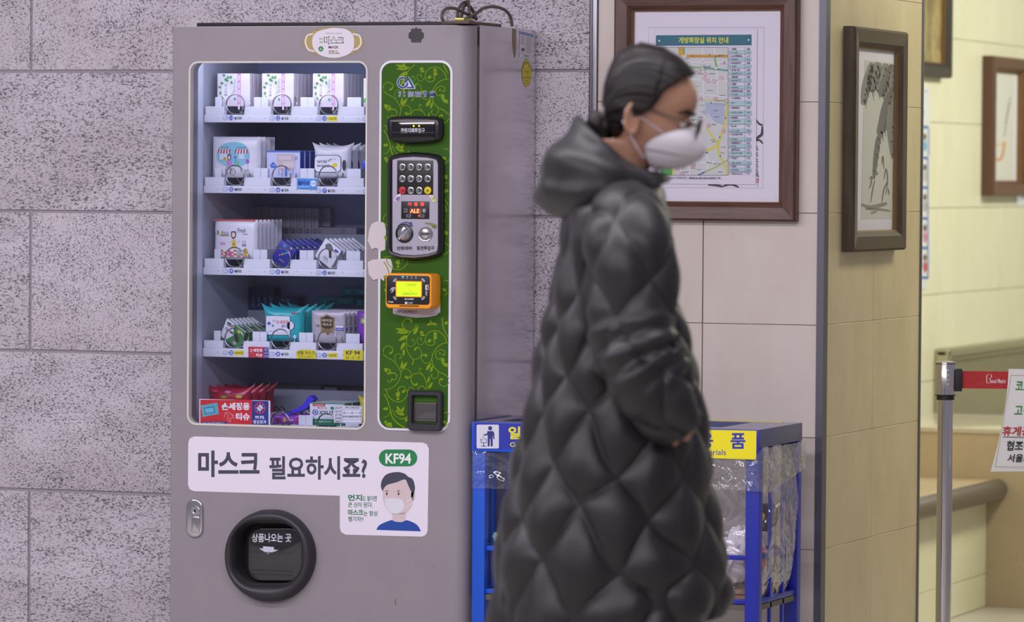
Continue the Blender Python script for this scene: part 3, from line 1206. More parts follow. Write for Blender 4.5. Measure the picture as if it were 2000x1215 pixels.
a.text('ALE', 801, 408, 819, 416, AMB, .03)
a.text('E', 820, 408.5, 823, 416, (150, 80, 70), .01)
a.text('투입', 788.5, 406.8, 796, 410.6, (170, 170, 184)).text('금액', 788.5, 411.6, 796, 415.4, (170, 170, 184))
a.text('원', 825, 407.5, 831.5, 415, (200, 200, 212), .01)
a.rrect(793.5, 418.5, 803, 424.5, 1.5, (120, 120, 150)).rrect(820, 418.5, 829, 424.5, 1.5, (120, 120, 130))
a.rrect(795, 419.6, 801.5, 423.4, .8, (30, 30, 36)).rrect(821.5, 419.6, 827.5, 423.4, .8, (30, 30, 36))
a.rect(817, 420, 819.5, 423, RED)
a.text('반환레버', 775.5, 481, 804, 488.5, (36, 34, 44), .015).text('동전투입구', 814, 480.5, 848, 488.5, (36, 34, 44), .015)
a.stroke(spline([(776, 443), (783, 437), (794, 434.5), (803, 437)], 5), [1 + .12 * i for i in range(16)], (72, 60, 130))
a.poly([(803, 432.5), (806.5, 443.5), (799, 440)], (72, 60, 130))
for x, y, r_ in ((832, 436, 1.7), (836.5, 436.5, 2.1), (842, 438, 2.8), (848, 442, 4.6)):
    a.ell(x, y, r_, r_, (118, 124, 66), 14)
a.text('500', 845, 440.4, 851, 443.8, (40, 40, 30), .01)
a.poly([(769, 391), (775, 381), (771, 381.5), (783, 378), (783, 386), (779.5, 384), (776.5, 395)], (206, 200, 214))
a.poly([(772, 390), (777, 383.5), (780, 385.5), (776, 393)], (130, 84, 160))
a.poly([(839, 380.5), (850, 382.5), (846.5, 384), (853.5, 393), (845, 395.5), (841.5, 386), (838.5, 387)], (206, 208, 196))
a.poly([(842, 383.5), (846, 385), (851.5, 391.5), (846, 393)], (170, 176, 30))
a.build('lettering', ku)
c = onY(790, 456, -.0215)
mb = MB()
mb.lathe([(.0245, .002), (.0245, -.001), (.022, -.003), (.019, -.003), (.019, 0), (.001, 0)], c, 1, BLKP, 30)
mb.build('knob_collar', ku)
mb = MB()
mb.lathe([(.0165, 0), (.0165, -.008), (.015, -.0095), (.001, -.0095)], c, 1, CHROME, 28)
M_ = Matrix.Translation(c) @ Matrix.Rotation(math.radians(32), 4, 'Y')
mb.box((-.0045, -.021, -.0175), (.0045, -.008, .0175), CHROME, .0025, M=M_)
mb.build('return_knob', ku)
c = onY(831.5, 456.5, -.0215)
mb = MB()
mb.lathe([(.0195, .001), (.0195, -.002), (.0185, -.0035), (.017, -.003), (.009, -.005), (.001, -.0056)], c, 1, CHROME, 30)
mb.build('coin_slot', ku)
mb = MB()
mb.tube([(c.x - .0125, c.y - .0068, c.z + .001), (c.x - .006, c.y - .0078, c.z - .0008), (c.x, c.y - .008, c.z - .0012), (c.x + .006, c.y - .0078, c.z - .0008), (c.x + .0125, c.y - .0068, c.z + .001)], .0013, BLKP, 6)
mb.build('slot', ku)

# card reader
RY = -.066
mb = MB()
pl = pxpoly([(768, 538), (772, 533), (850, 535), (857, 538), (860, 548), (860, 572), (858, 580), (860, 590), (860, 610), (852, 616), (835, 619.5), (812, 620.5), (792, 618), (768, 613)], -.004)
mb.prism(pl, -.0055, -.002, mat('reader_plate', (184, 176, 188), .45))
cr = mb.build('card_reader', vm, label='orange card reader with a lit yellow-green screen')
mb = MB()
ORG = mat('orange_plastic', (246, 156, 26), .35)
oc = pxpoly([(0, 0)])
x0, zt = zz(752.5, 533.5, RY)
x1, zb = zz(842.5, 601.5, RY)
z2 = zz(800, 603, RY)[1]
mb.rprism(rr(x0, z2, x1, zt, .012, 6), RY, -.0055, .005, ORG, seg=4)
mb.build('housing', cr)
mb = MB()
p, q = onY(755.5, 537.5, RY), onY(839, 595.5, RY)
mb.rprism(rr(p.x, q.z, q.x, p.z, .007, 5), RY - .0018, RY, .0012, BLKP)
mb.build('face', cr)
mb = MB()
p, q = onY(773.5, 548.5, RY), onY(825, 581, RY)
mb.rprism(rr(p.x, q.z, q.x, p.z, .002, 3), RY - .0036, RY, .0014, ORG)
mb.build('screen_frame', cr)
mb = MB()
p, q = onY(775.8, 550.3, RY), onY(823, 579, RY)
mb.box((p.x, RY - .004, q.z), (q.x, RY - .003, p.z), mat('lit_lcd', (186, 222, 10), .4, emit=.62))
mb.build('screen', cr)
mb = MB()
p, q = onY(780, 596.5, RY), onY(818, 599, RY)
mb.box((p.x, RY - .0012, q.z), (q.x, RY + .004, p.z), BLKP)
mb.build('slot', cr)
Rm = RY - .0018
a = Art(mY(RY - .004), (0, -1, 0), .0003)
LC = (96, 116, 20)
a.text('고암실업', 791, 553.5, 812, 558.5, LC).text('2000027553', 786, 571.5, 814, 576.3, LC)
a.rect(798, 567.6, 804, 568.2, LC)
a.build('screen_text', cr)
a = Art(mY(Rm), (0, -1, 0), .0003)
W_ = (216, 214, 226)
for sx, sy, q0 in ((776, 552, 180), (822, 552, 270), (776, 577.5, 90), (822, 577.5, 0)):
    for r_ in (6.4, 9):
        a.stroke([(sx + r_ * math.cos(math.radians(q0 + t)) * .9, sy + r_ * math.sin(math.radians(q0 + t)) * .9) for t in range(12, 79, 11)], 1.0, W_)
a.rrect(831, 556.5, 837, 566, .8, W_).rect(833.6, 557.6, 836, 565, (26, 26, 30))
a.text('CARD', 831, 567, 834.5, 577.5, W_, .01, rot=-90)
a.text('bingo', 758.5, 587.5, 768.5, 592, W_, .01)
a.tiny(790, 582.5, 808, 585.5, W_, 7)
a.rect(791, 589.5, 795, 593.8, W_).text('IC CARD', 796, 590.3, 806, 593.2, W_, .01)
a.frame(767, 561, 772, 565.5, .9, W_)
a.stroke(spline([(762.5, 568), (765, 563), (768, 563.5), (766, 566), (768.5, 568), (764, 571)], 4), 1.2, W_)
for i, cc in enumerate(((60, 190, 240), (110, 150, 220), (120, 120, 130), (130, 126, 100))):
    x = 787 + i * 8.5
    a.rect(x - 1.6, 539.5, x + 1.6, 541.6, mat('reader_led_%d' % i, cc, .4, emit=1.6 if i == 0 else .3))
    a.rect(x - 1.6, 543.2, x + 1.6, 544.4, (150, 148, 160))
a.build('lettering', cr)
a = Art(mY(-.0055), (0, -1, 0), .0003)
a.text('4. 상품이 없으면 매진입니다.', 770.5, 605.8, 815, 611.5, (50, 48, 54), .015)
a.stroke([(769, 612), (790, 616.4), (812, 618), (835, 617), (858, 610)], .6, (70, 66, 100))
a.build('plate_lettering', cr)

# coin return
mb = MB()
x0, z0 = zz(797, 841, -.01)
x1, z1 = zz(864.5, 763.5, -.01)
P0 = rr(x0, z0, x1, z1, .012, 6)
i0, j0 = zz(806, 826, -.01)
i1, j1 = zz(855, 774, -.01)
P1 = rr(i0, j0, i1, j1, .003, 6)
rings = [[(p[0], 0, p[1]) for p in P0], [(p[0], -.014, p[1]) for p in P0], [(p[0], -.018, p[1]) for p in inset(P0, .004)], [(p[0], -.018, p[1]) for p in inset(P1, -.003)], [(p[0], -.015, p[1]) for p in P1], [(p[0], .02, p[1]) for p in P1]]
mb.loft(rings, mat('coin_cup_black', (40, 40, 48), .4), False, True)
cn = mb.build('coin_return', vm, label='black coin return cup')
mb = MB()
p, q = onY(808, 786, -.004), onY(853, 824.5, -.004)
mb.rprism(rr(p.x, q.z, q.x, p.z, .002, 3), -.006, -.001, .002, mat('coin_flap', (74, 72, 74), .12, spec=.7))
mb.build('flap', cn)
mb = MB()
p, q = onY(809, 789, -.0065), onY(852, 790.5, -.0065)
mb.box((p.x, -.0075, q.z), (q.x, -.005, p.z), mat('coin_flap'))
mb.build('flap_rib', cn)
mb = MB()
p, q = onY(809, 817.5, -.0065), onY(852, 816, -.0065)
mb.box((p.x, -.0075, p.z - .001), (q.x, -.005, p.z + .001), mat('coin_flap'))
mb.build('flap_rib', cn)

# stickers on the cabinet's side
a = Art(lambda x, y: onX(x, y, MW), (1, 0, 0), .0005)
PAP = (208, 204, 212)
a.poly([(1014.5, 59.5), (1042, 66.5), (1041, 119), (1014, 112)], PAP)
a.poly([(1014.5, 60.5), (1042, 67.5), (1041.8, 73.5), (1014.5, 66)], (120, 136, 190))
G_ = (90, 90, 98)
for i in range(4):
    a.stroke([(1017, 71 + i * 4.5), (1023.5, 72.6 + i * 4.5)], 1.2, G_)
for i in range(12):
    a.stroke([(1026.5, 73 + i * 2.6), (1039 - (i % 3), 76 + i * 2.6)], .9, (130, 128, 138))
a.ell(1021, 97, 3.6, 3.6, G_, 12)
a.stroke([(1015, 104), (1040.5, 110)], .4, G_)
a.stroke([(1023, 108.5), (1032, 110.6)], 1.8, G_)
a.stroke([(1022, 112.3), (1033, 114.8)], .8, G_)
a.build('inspection_label', cab, 'white inspection paper on the machine side')
a = Art(lambda x, y: onX(x, y, MW), (1, 0, 0), .0005)
a.ell(1028, 143, 9.2, 26.8, (60, 56, 40), 36)
a.ell(1028, 143, 8.6, 26, (206, 190, 24), 36)
a.ring(1028, 140, 4.6, .5, (90, 84, 30), ry=6)
a.tiny(1024.5, 138, 1031.5, 142, (90, 84, 30), 3)
for i in range(9):
    q = math.radians(200 + i * 17.5)
    a.ell(1028 + 6.6 * math.cos(q), 136 + 14 * math.sin(q), .9, 1.6, (80, 74, 30), 8)
a.tiny(1021, 149, 1035, 153, (90, 84, 30), 6).tiny(1025, 155.5, 1031, 158.5, (90, 84, 30), 3).tiny(1023.5, 160, 1032.5, 163.5, (90, 84, 30), 6)
a.build('yellow_sticker', cab, 'yellow oval sticker on the machine side')
a = Art(lambda x, y: onX(x, y, MW), (1, 0, 0), .0004)
a.poly([(1000.5, 55), (1008, 57), (1008, 96), (1006, 112), (1005, 113.5), (1002.5, 104), (1000.5, 85)], grain('glue_run', (122, 104, 62), (104, 88, 50), (300, 300, 20), .3))
a.build('glue_stain', cab, 'brown run of dried glue')

# hasp plates and cable on top
TOP = MH
hs = thing('padlock_hasp', 'brown steel hasp plates with a brass tongue on top of the vending machine', 'hasp', (.78, .03, TOP))
BR = grain('rusty_brown_steel', (96, 74, 68), (70, 54, 50), (60, 60, 60), .5)
mb = MB()
p0, p1 = onY(859, 42, .02), onY(917, 45, .02)
mb.box((.752, .0, TOP + .001), (.826, .05, TOP + .009), BR, .001)
mb.build('plate', hs)
mb = MB()
mb.box((.768, .052, TOP + .001), (.826, .215, TOP + .008), BR, .001)
mb.build('body_plate', hs)
mb = MB()
mb.box((.782, .01, TOP + .009), (.808, .075, TOP + .016), mat('brass', (176, 168, 96), .35, .9), .001)
mb.build('tongue', hs)
cb = thing('power_cable', 'grey power cable looped and tied on top of the vending machine', 'cable', (.82, .25, TOP))
CBM = mat('cable_grey', (84, 80, 76), .5)


def cable(pts, r):
    m = MB()
    m.tube(spline([tuple(onX(x, y, X)) for x, y, X in pts], 8), r, CBM, 10)
    return m


cable([(1000, 52, .818), (999.5, 45, .818), (996, 31, .818), (985, 19, .817), (965, 13, .815), (945, 16, .812), (930, 26, .808), (915, 34, .80), (905, 38, .79)], .0042).build('cable_run', cb)
cable([(866, 41, .79), (863, 33, .79), (866, 22, .79), (875, 16, .79), (890, 17, .792), (905, 24, .794), (920, 31, .796), (930, 36, .80)], .0042).build('cable_loop', cb)
cable([(895, 40, .785), (894, 24, .785), (900, 10, .785), (908, 4, .785), (915, 9, .786), (917, 25, .787), (916, 40, .787)], .0042).build('cable_loop', cb)
cable([(900, 40, .776), (903, 22, .776), (909, 9, .776), (919, 14, .778), (926, 26, .78), (931, 38, .782)], .0042).build('cable_loop', cb)
cable([(914, 40, .795), (917, 20, .795), (913, -6, .795), (911, -40, .80), (911, -90, .81)], .0042).build('cable_tail', cb)

# ================================================================== shelves
CX = [.1325, .265, .397, .528]
ROWS = [(1.6225, 1.6006, 1.5807), (1.4376, 1.4155, 1.3960), (1.2246, 1.2015, 1.1820), (1.0100, .9900, .9673), (.7945, .7735, .7535)]   # stop top, rail top, rail bottom
YS = .11


def helix(c, z, y0, y1, r, turns, n=18):
    P = []
    k = int(turns * n)
    for i in range(k + 1):
        q = math.radians(-60) + 2 * math.pi * i / n
        # the first turn closes to a flat ring at the front
        t = max(0, (i - n * .85) / (k - n * .85)) ** .7
        P.append((c + r * math.cos(q), lerp(y0, y1, t), z + r * math.sin(q)))
    return P


for r, (zs_, zt, zb) in enumerate(ROWS):
    mb = MB()
    mb.box((.0415, YS + .002, zt - .005), (.578, .452, zt - .002), TRAYW)
    mb.box((.0415, YS, zb), (.578, YS + .004, zt), TRAYW, .0006)
    tray = mb.build('shelf_tray', vm)
    ex = [.0435] + [c + .023 for c in CX]
    for k in range(4):
        x0, x1 = ex[k], CX[k] - .034
        MB().box((x0, YS + .001, zt), (x1, YS + .018, zs_), TRAYW, .0008, 1).build('stop_block', tray)
    for c in CX:
        for x0, x1, xs_ in ((c - .071, c - .052, c - .071), (c + .040, c + .060, c + .0595)):
            if x1 > .578:
                continue
            b = MB()
            b.box((max(x0, .043), .134, zt), (x1, .136, zs_ + .0245), TRAYW, .0006, 1)
            b.box((max(xs_, .043), .136, zt), (max(xs_, .043) + .0014, .40, zs_ + .0245), TRAYW)
            b.build('lane_divider', tray)
        b = MB()
        b.tube(helix(c, zt + .0272, YS - .004, .40, .0262, 7.5), .0018, WIRE, 6)
        b.build('coil', tray)
    if r == 4:
        continue
    yy = [230.8, 371.0, 531.0, 691.3][r]
    sl = [.006, .0145, .0195, .0265][r]
    for k, px in enumerate((460, 551.5, 642.5, 734)):
        num = str(11 + r * 4 + k)
        a = Art(mY(YS), (0, -1, 0), .0006)
        y = yy + (px - 552) * sl
        a.rrect(px - 25, y - 4.2, px - 14.8, y + 4.2, 4, (74, 100, 170))
        a.rrect(px - 24.3, y - 3.5, px - 15.5, y + 3.5, 3.4, (224, 226, 240))
        a.text('상품', px - 23, y - 2.4, px - 16.8, y + 2.4, (120, 136, 180))
        a.ell(px - 8.5, y, 4.5, 4.7, (30, 76, 176), 20)
        a.text(num, px - 11.3, y - 2.9, px - 5.8, y + 2.9, (236, 238, 250), .02)
        pr = {'11': 1000, '12': 1000, '15': 800, '16': 1000, '17': 1000, '19': 800, '20': 1000, '21': 3000, '24': 1000}.get(num)
        if pr:
            a.text('₩' + str(pr), px - 2, y - 2.6, px + (12 if pr > 900 else 12), y + 3.2, (52, 54, 66), .004)
        elif k < 3:
            a.rect(px - 3, y - 4.4, px + 16.5, y + 5, (238, 226, 24))
            a.text({'13': '1000원', '23': '1000원', '25': '1500원'}[num], px - 1.8, y - 2.8, px + 15.2, y + 3.4, (56, 54, 30), .015)
        for dx in (-34, 27.5):
            a.ell(px + dx, y - .3, .8, .8, (50, 52, 64), 8)
        a.build('price_label', tray)
    if r == 1:
        a = Art(mY(YS - .003), (0, -1, 0), .0006)
        a.poly([(580, 348), (619, 349.5), (618, 370), (580, 368.5)], mat('sky_blue_card', (70, 150, 220), .4))
        a.text('물티슈', 582, 353, 605.5, 362, (24, 44, 140), .05)
        a.rect(582.5, 364, 606, 365, (210, 226, 250))
        a.ell(612, 358.5, 6, 6.3, (220, 228, 246))
        a.text('20매', 607.5, 356.6, 616.5, 360.6, (40, 60, 140))
        a.build('shelf_card', tray, 'small sky blue wet tissue card')
    if r == 3:
        a = Art(mY(YS - .003), (0, -1, 0), .0006)
        a.poly([(485.3, 677), (524, 678.3), (524, 699.5), (485.3, 698)], (198, 34, 50))
        a.poly([(515, 678.3), (524, 678.6), (524, 699.5), (515, 699)], (58, 60, 140))
        a.text('손세정용', 488, 681, 513, 687.5, (240, 236, 240), .03).text('티슈', 500.5, 690, 513, 697, (240, 236, 240), .03)
        a.ring(519.5, 683, 2.4, .8, (220, 220, 236), n=12).tiny(516, 688, 523, 691, (180, 184, 220), 3).tiny(516, 693.5, 523, 697.5, (180, 184, 220), 3)
        a.stroke(spline([(489, 692), (494, 690), (497, 694), (493, 697)], 4), .7, (220, 120, 130))
        a.build('shelf_card', tray, 'small red hand wipe card')
        a = Art(mY(YS - .003), (0, -1, 0), .0006)
        a.poly([(579, 686), (588, 683), (606, 683), (617, 686), (617, 701), (579, 700)], (224, 210, 20))
        a.text('덴탈 마스크', 581, 685.6, 615, 692.8, (50, 50, 20), .02).text('DENTAL MASK', 583.5, 694.3, 612.5, 699, (150, 140, 30), .01)
        a.build('shelf_card', tray, 'small yellow dental mask card')
        a = Art(mY(YS - .003), (0, -1, 0), .0006)
        a.poly([(670.5, 683.3), (709, 684), (709, 704.5), (670.5, 703)], (226, 212, 20))
        a.text('KF 94', 676, 685, 703, 693.5, (46, 46, 24), .025).text('마 스 크', 676, 695.6, 703.5, 702.4, (46, 46, 24), .008)
        a.build('shelf_card', tray, 'small yellow KF94 mask card')

# ledges at the back of the lower rows
for z in (1.288, 1.082, .872):
    MB().box((.0415, .395, z - .10), (.578, .452, z), LINER, .001).build('back_ledge', vm)

# signs standing behind the glass
a = Art(mY(.022), (0, -1, 0), .0006)
sg = MB()
A_, B_ = onY(390, 779, .024), onY(528, 832, .024)
sg.box((A_.x, .022, B_.z), (B_.x, .0245, A_.z), mat('card_white', (224, 220, 226), .5))
so = tag(sg.build('hand_wipe_sign', None), 'red and blue hand tissue sign standing at the bottom left of the lit window', 'sign')
RD = (206, 26, 34)
a.poly([(391.5, 780.6), (492, 781.3), (492, 830.4), (391.5, 829.6)], RD)
a.poly([(492.2, 783), (524.5, 783.5), (524.5, 829.5), (492.2, 829)], (28, 44, 128))
a.text('손세정용', 433, 786.5, 488, 801, (240, 236, 238), .04)
a.text('티슈', 461, 806.5, 488, 821, (240, 236, 238), .04)
a.poly([(392.5, 792), (424.5, 786.5), (428, 808.5), (396, 814.5)], (92, 170, 180))
a.poly([(398, 796.5), (418, 793), (421, 806), (401, 809.5)], (60, 120, 150))
a.poly([(400, 798.5), (416, 795.8), (418.5, 804.5), (402.5, 807)], (110, 186, 205))
for q in ([(438, 816), (440, 807), (446, 805), (452, 809), (455, 815), (449, 818), (452, 823)], [(440, 807), (447, 812), (444, 818), (450, 825)], [(452, 809), (458, 812)], [(455, 815), (458, 817)]):
    a.stroke(spline(q, 4), .7, (232, 190, 190))
a.rect(394.5, 823.5, 443.5, 828.5, (34, 40, 110))
a.tiny(396, 824.5, 441, 828, (200, 200, 226), 14)
for i in range(8):
    q = math.radians(i * 45)
    a.stroke([(508 + 4 * math.cos(q), 797 + 4 * math.sin(q)), (508 + 8 * math.cos(q), 797 + 8.4 * math.sin(q))], 1.3, (224, 226, 240))
a.ell(508, 797, 5, 5.2, (224, 226, 240))
a.ring(508, 797, 10, 1.6, (226, 40, 60), ry=10.6)
a.stroke([(501, 790), (515, 804)], 1.6, (226, 40, 60))
a.text('99.9%', 498.5, 812, 516.5, 818.5, (232, 232, 244), .02)
a.text('항균효과', 495, 820.5, 520.5, 827.8, (232, 232, 244), .02)
a.build('lettering', so)
sg = MB()
A_, B_ = onY(653, 791, .021), onY(707.5, 827.5, .021)
sg.box((A_.x, .0195, B_.z), (B_.x, .0205, A_.z), mat('card_white'))
so = tag(sg.build('contact_card', None), 'white printed contact card stuck low inside the lit window', 'card')
a = Art(mY(.0195), (0, -1, 0), .0003)
a.frame(654.5, 792.5, 706, 826, .5, (90, 90, 100))
a.rect(669, 792.5, 669.4, 826, (90, 90, 100))
for y in (800, 806.5, 813, 819.5):
    a.rect(654.5, y, 706, y + .4, (120, 120, 130))
a.text('(주)고암실업', 673.5, 793.7, 701.5, 799, (50, 50, 60), .01)
a.text('김', 671, 804.5, 674.5, 809, (60, 60, 70)).text('광', 686, 804.5, 689.5, 809, (60, 60, 70)).text('석', 701.5, 804.5, 705, 809, (60, 60, 70))
a.text('010-5602-0217', 670, 811.8, 705.5, 815.8, (50, 50, 60), .01)
for i, y in enumerate((794.6, 801.6, 808.2, 814.8, 821.2)):
    a.tiny(655.5, y, 667.5, y + 3.4, (110, 110, 120), 4)
a.build('lettering', so)


# ================================================================== goods
def sheet(O, U, V, n=(0, -1, 0)):
    """drawing surface: 0..100 across U, 0..100 down V"""
    return Art(lambda u, v: O + U * (u / 100) + V * (v / 100), n, .0005)


ORD = ['frontmost', 'second', 'third', 'fourth', 'fifth', 'sixth', 'seventh', 'eighth', 'ninth', 'tenth', 'eleventh', 'twelfth']


def row_copies(o, n, pitch, what, grp, dz=0):
    o['group'] = grp
    o['label'] = 'frontmost ' + what
    for i in range(1, n):
        copy_tree(o, (0, pitch * i, dz * i), ORD[i] + ' ' + what)


def boxp(name, x0, y0, x1, y1, Y, d, m, label, cat, art=None, bev=.0008, side=None):
    """upright carton whose front fills a photo rectangle at depth Y"""
    xm, ym = (x0 + x1) / 2, (y0 + y1) / 2
    xa, xb = onY(x0, ym, Y).x, onY(x1, ym, Y).x
    za, zb_ = onY(xm, y1, Y).z, onY(xm, y0, Y).z
    t = thing(name, label, cat, ((xa + xb) / 2, Y + d / 2, za))
    MB().box((xa, Y, za), (xb, Y + d, zb_), m, bev).build('carton', t)
    if side:
        MB().box((xb - .0005, Y + .001, za + .001), (xb + .0004, Y + d - .001, zb_ - .001), side).build('side_print', t)
    if art:
        a = sheet(Vector((xa, Y, zb_)), Vector((xb - xa, 0, 0)), Vector((0, 0, za - zb_)))
        art(a)
        a.build('front_print', t)
    return t


def pouch(name, x0, y0, x1, y1, Y, d, m, label, cat, art=None, lean=0, seed=1, crimp=.0, pw=5, ear=0):
    """soft sealed packet: pillowed, puckered, flat seams"""
    xm, ym = (x0 + x1) / 2, (y0 + y1) / 2
    xa, xb = onY(x0, ym, Y).x, onY(x1, ym, Y).x
    za, zb_ = onY(xm, y1, Y).z, onY(xm, y0, Y).z
    w_, h_ = xb - xa, zb_ - za
    t = thing(name, label, cat, ((xa + xb) / 2, Y + d / 2, za))
    nu, nv = 26, 22
    mb = MB()
    for sgn in (-1, 1):
        vs, fs = [], []
        for j in range(nv + 1):
            for i in range(nu + 1):
                u, v = i / nu * 2 - 1, j / nv * 2 - 1
                hh = (max(0, 1 - abs(u) ** pw) ** .6) * (max(0, 1 - abs(v) ** pw) ** .6)
                wr = noise.noise(Vector((u * 3 + seed * 7, v * 3, sgn * 2.0))) * .0022 * (1 - .6 * hh) + noise.noise(Vector((u * 9 + seed, v * 9, sgn * 5.0))) * .0011 * abs(u * v)
                x = xa + w_ * (u + 1) / 2
                z = za + h_ * (v + 1) / 2
                # corners stick out as little ears, middles draw in
                x += ear * w_ * u * (abs(v) ** 3 - .3) * .06
                z += ear * h_ * v * (abs(u) ** 3 - .3) * .08
                y = Y + d / 2 + sgn * (d / 2 * hh + .0004) + (wr if sgn < 0 else -wr)
                vs.append((x, y, z))
        for j in range(nv):
            for i in range(nu):
                q = (j * (nu + 1) + i, j * (nu + 1) + i + 1, (j + 1) * (nu + 1) + i + 1, (j + 1) * (nu + 1) + i)
                fs.append(q if sgn < 0 else q[::-1])
        mb.add(vs, fs, m)
    mb.build('wrapper', t, angle=80)
    if art:
        a = sheet(Vector((xa, Y - .0013, zb_)), Vector((w_, 0, 0)), Vector((0, 0, -h_)))
        art(a)
        a.build('front_print', t)
    return t


def tilted(name, corners, Y, d, m, label, cat, art=None, side=None):
    """thin carton leaning over sideways inside its coil: corners tl,tr,br,bl in the photograph"""
    P = [onY(x, y, Y) for x, y in corners]
    O, U, V = P[0], (P[1] - P[0] + P[2] - P[3]) / 2, (P[3] - P[0] + P[2] - P[1]) / 2
    t = thing(name, label, cat, (sum((p.x for p in P)) / 4, Y + d / 2, min(p.z for p in P)))
    q = [(O.x, O.z), ((O + U).x, (O + U).z), ((O + U + V).x, (O + U + V).z), ((O + V).x, (O + V).z)]
    mb = MB()
    mb.rprism(q, Y, Y + d, .0007, m, seg=2)
    if side:
        e = Vector((U.x, 0, U.z)).normalized() * .0004
        A1, A2 = O + U + e, O + U + V + e
        mb.add([(A1.x, Y + .0006, A1.z), (A1.x, Y + d - .0006, A1.z), (A2.x, Y + d - .0006, A2.z), (A2.x, Y + .0006, A2.z)], [(0, 1, 2, 3)], side)
    mb.build('carton', t)
    if art:
        a = sheet(O, U, V)
        art(a)
        a.build('front_print', t)
    return t


PINKW = mat('pale_pink_card', (226, 216, 226), .5)
PWH = mat('carton_white', (226, 224, 232), .5)


def art_pad(a):
    a.rect(62, 0, 72, 100, (206, 150, 196))
    for y in range(6, 96, 22):
        a.rect(64.5, y, 69.5, y + 16, (232, 206, 228))
    lf = (86, 156, 92)
    for x, y, an in ((14, 30, 0), (8, 42, 20), (26, 18, -30), (34, 12, 40), (44, 28, 70), (20, 6, 10), (16, 74, 60), (10, 60, 90), (42, 12, 100), (30, 22, 10)):
        ca, sa = math.cos(math.radians(an)), math.sin(math.radians(an))
        a.poly([(x + 5 * math.cos(q) * ca - 3.4 * math.sin(q) * sa, y + 5.5 * math.cos(q) * sa + 4 * math.sin(q) * ca) for q in [2 * math.pi * i / 10 for i in range(10)]], lf)
    a.ell(27, 54, 14, 26, (234, 230, 238))
    a.text('좋은느낌', 22, 32, 31, 70, (96, 90, 110), .01, rot=90)
    a.text('순면커버', 50, 18, 58, 56, (120, 150, 130), 0, rot=90)
    a.stroke([(46, 62), (50, 56), (54, 46), (50, 56), (55, 58)], 1.4, (130, 126, 120))
    a.ell(54, 78, 3.4, 4.2, (70, 160, 120))
    for x in (8, 18, 28):
        a.ring(x, 92, 3, .8, (186, 176, 190), ry=4, n=10)


for k, (x0, x1, n) in enumerate(((424.5, 488, 4), (511.8, 573.5, 6), (611, 671, 6))):
    col = ['left', 'middle', 'right'][k]
    o = boxp('pad_carton', x0, 143.5, x1, 207.5 + k * .8, .142, .0225, PINKW, '', 'box', art_pad)
    row_copies(o, n, .0245, 'pale pink pad carton in the %s lane of the top shelf' % col, 'pad cartons on the top shelf')
o = boxp('white_carton', 710, 153, 752, 209, .142, .02, PWH, 'white carton with green patch cut off by the right edge of the top shelf', 'box', lambda a: (a.rect(0, 70, 100, 84, (90, 190, 60)), a.tiny(8, 20, 26, 26, (110, 130, 120), 3), a.tiny(8, 50, 26, 56, (110, 130, 120), 3)))


def art_cafe(a):
    a.poly(spline([(12, 45), (18, 26), (34, 15), (58, 14), (74, 24), (80, 44), (76, 62), (60, 72), (34, 72), (16, 62), (12, 45)], 4), (136, 198, 218))
    for x0, x1 in ((14, 40), (50, 76)):
        a.poly([(x0 + 2, 30), (x1 - 2, 30), (x1 + 1, 41), (x0 - 1, 41)], (232, 228, 236))
        for i in range(5):
            s_ = (x1 - x0) / 9
            a.poly([(x0 + 2 + i * 2 * s_ * .94, 30), (x0 + 2 + (i * 2 + 1) * s_ * .94, 30), (x0 - 1 + (i * 2 + 1) * s_ * 1.05, 41), (x0 - 1 + i * 2 * s_ * 1.05, 41)], (176, 54, 70))
        a.text('CAFE de PARIS', x0 + 3, 24.5, x1 - 3, 28.5, (70, 60, 90))
    a.rect(18, 42, 34, 56, (214, 226, 236)).rect(58, 42, 70, 54, (214, 226, 236))
    a.rect(20, 57, 32, 59, (222, 190, 60)).ell(29, 54, 3, 4, (222, 160, 50))
    a.ell(38.5, 50, 4.2, 8, (92, 50, 40)).ell(38.5, 51, 2.6, 5, (232, 206, 196)).poly([(34, 59), (43, 59), (44, 70), (33, 70)], (214, 120, 190))
    a.ring(36, 82, 5, 1, (110, 60, 50), ry=8, n=14).ring(46, 86, 5, 1, (110, 60, 50), ry=8, n=14).stroke([(36, 82), (40, 72), (46, 86)], 1, (150, 90, 40))
    a.ell(76.5, 60, 3.4, 5.6, (176, 90, 190)).stroke([(76.5, 66), (78, 78)], .5, (110, 80, 120))
    a.rect(49, 48, 53, 52, (96, 80, 170)).rect(50.5, 52, 51.5, 66, (96, 80, 170)).poly([(54, 60), (58, 60), (59, 70), (55, 70)], (110, 190, 90))
    a.text('Fresh', 62, 78, 80, 86, (150, 146, 170)).text('tissue', 68, 88, 82, 94, (150, 146, 170))


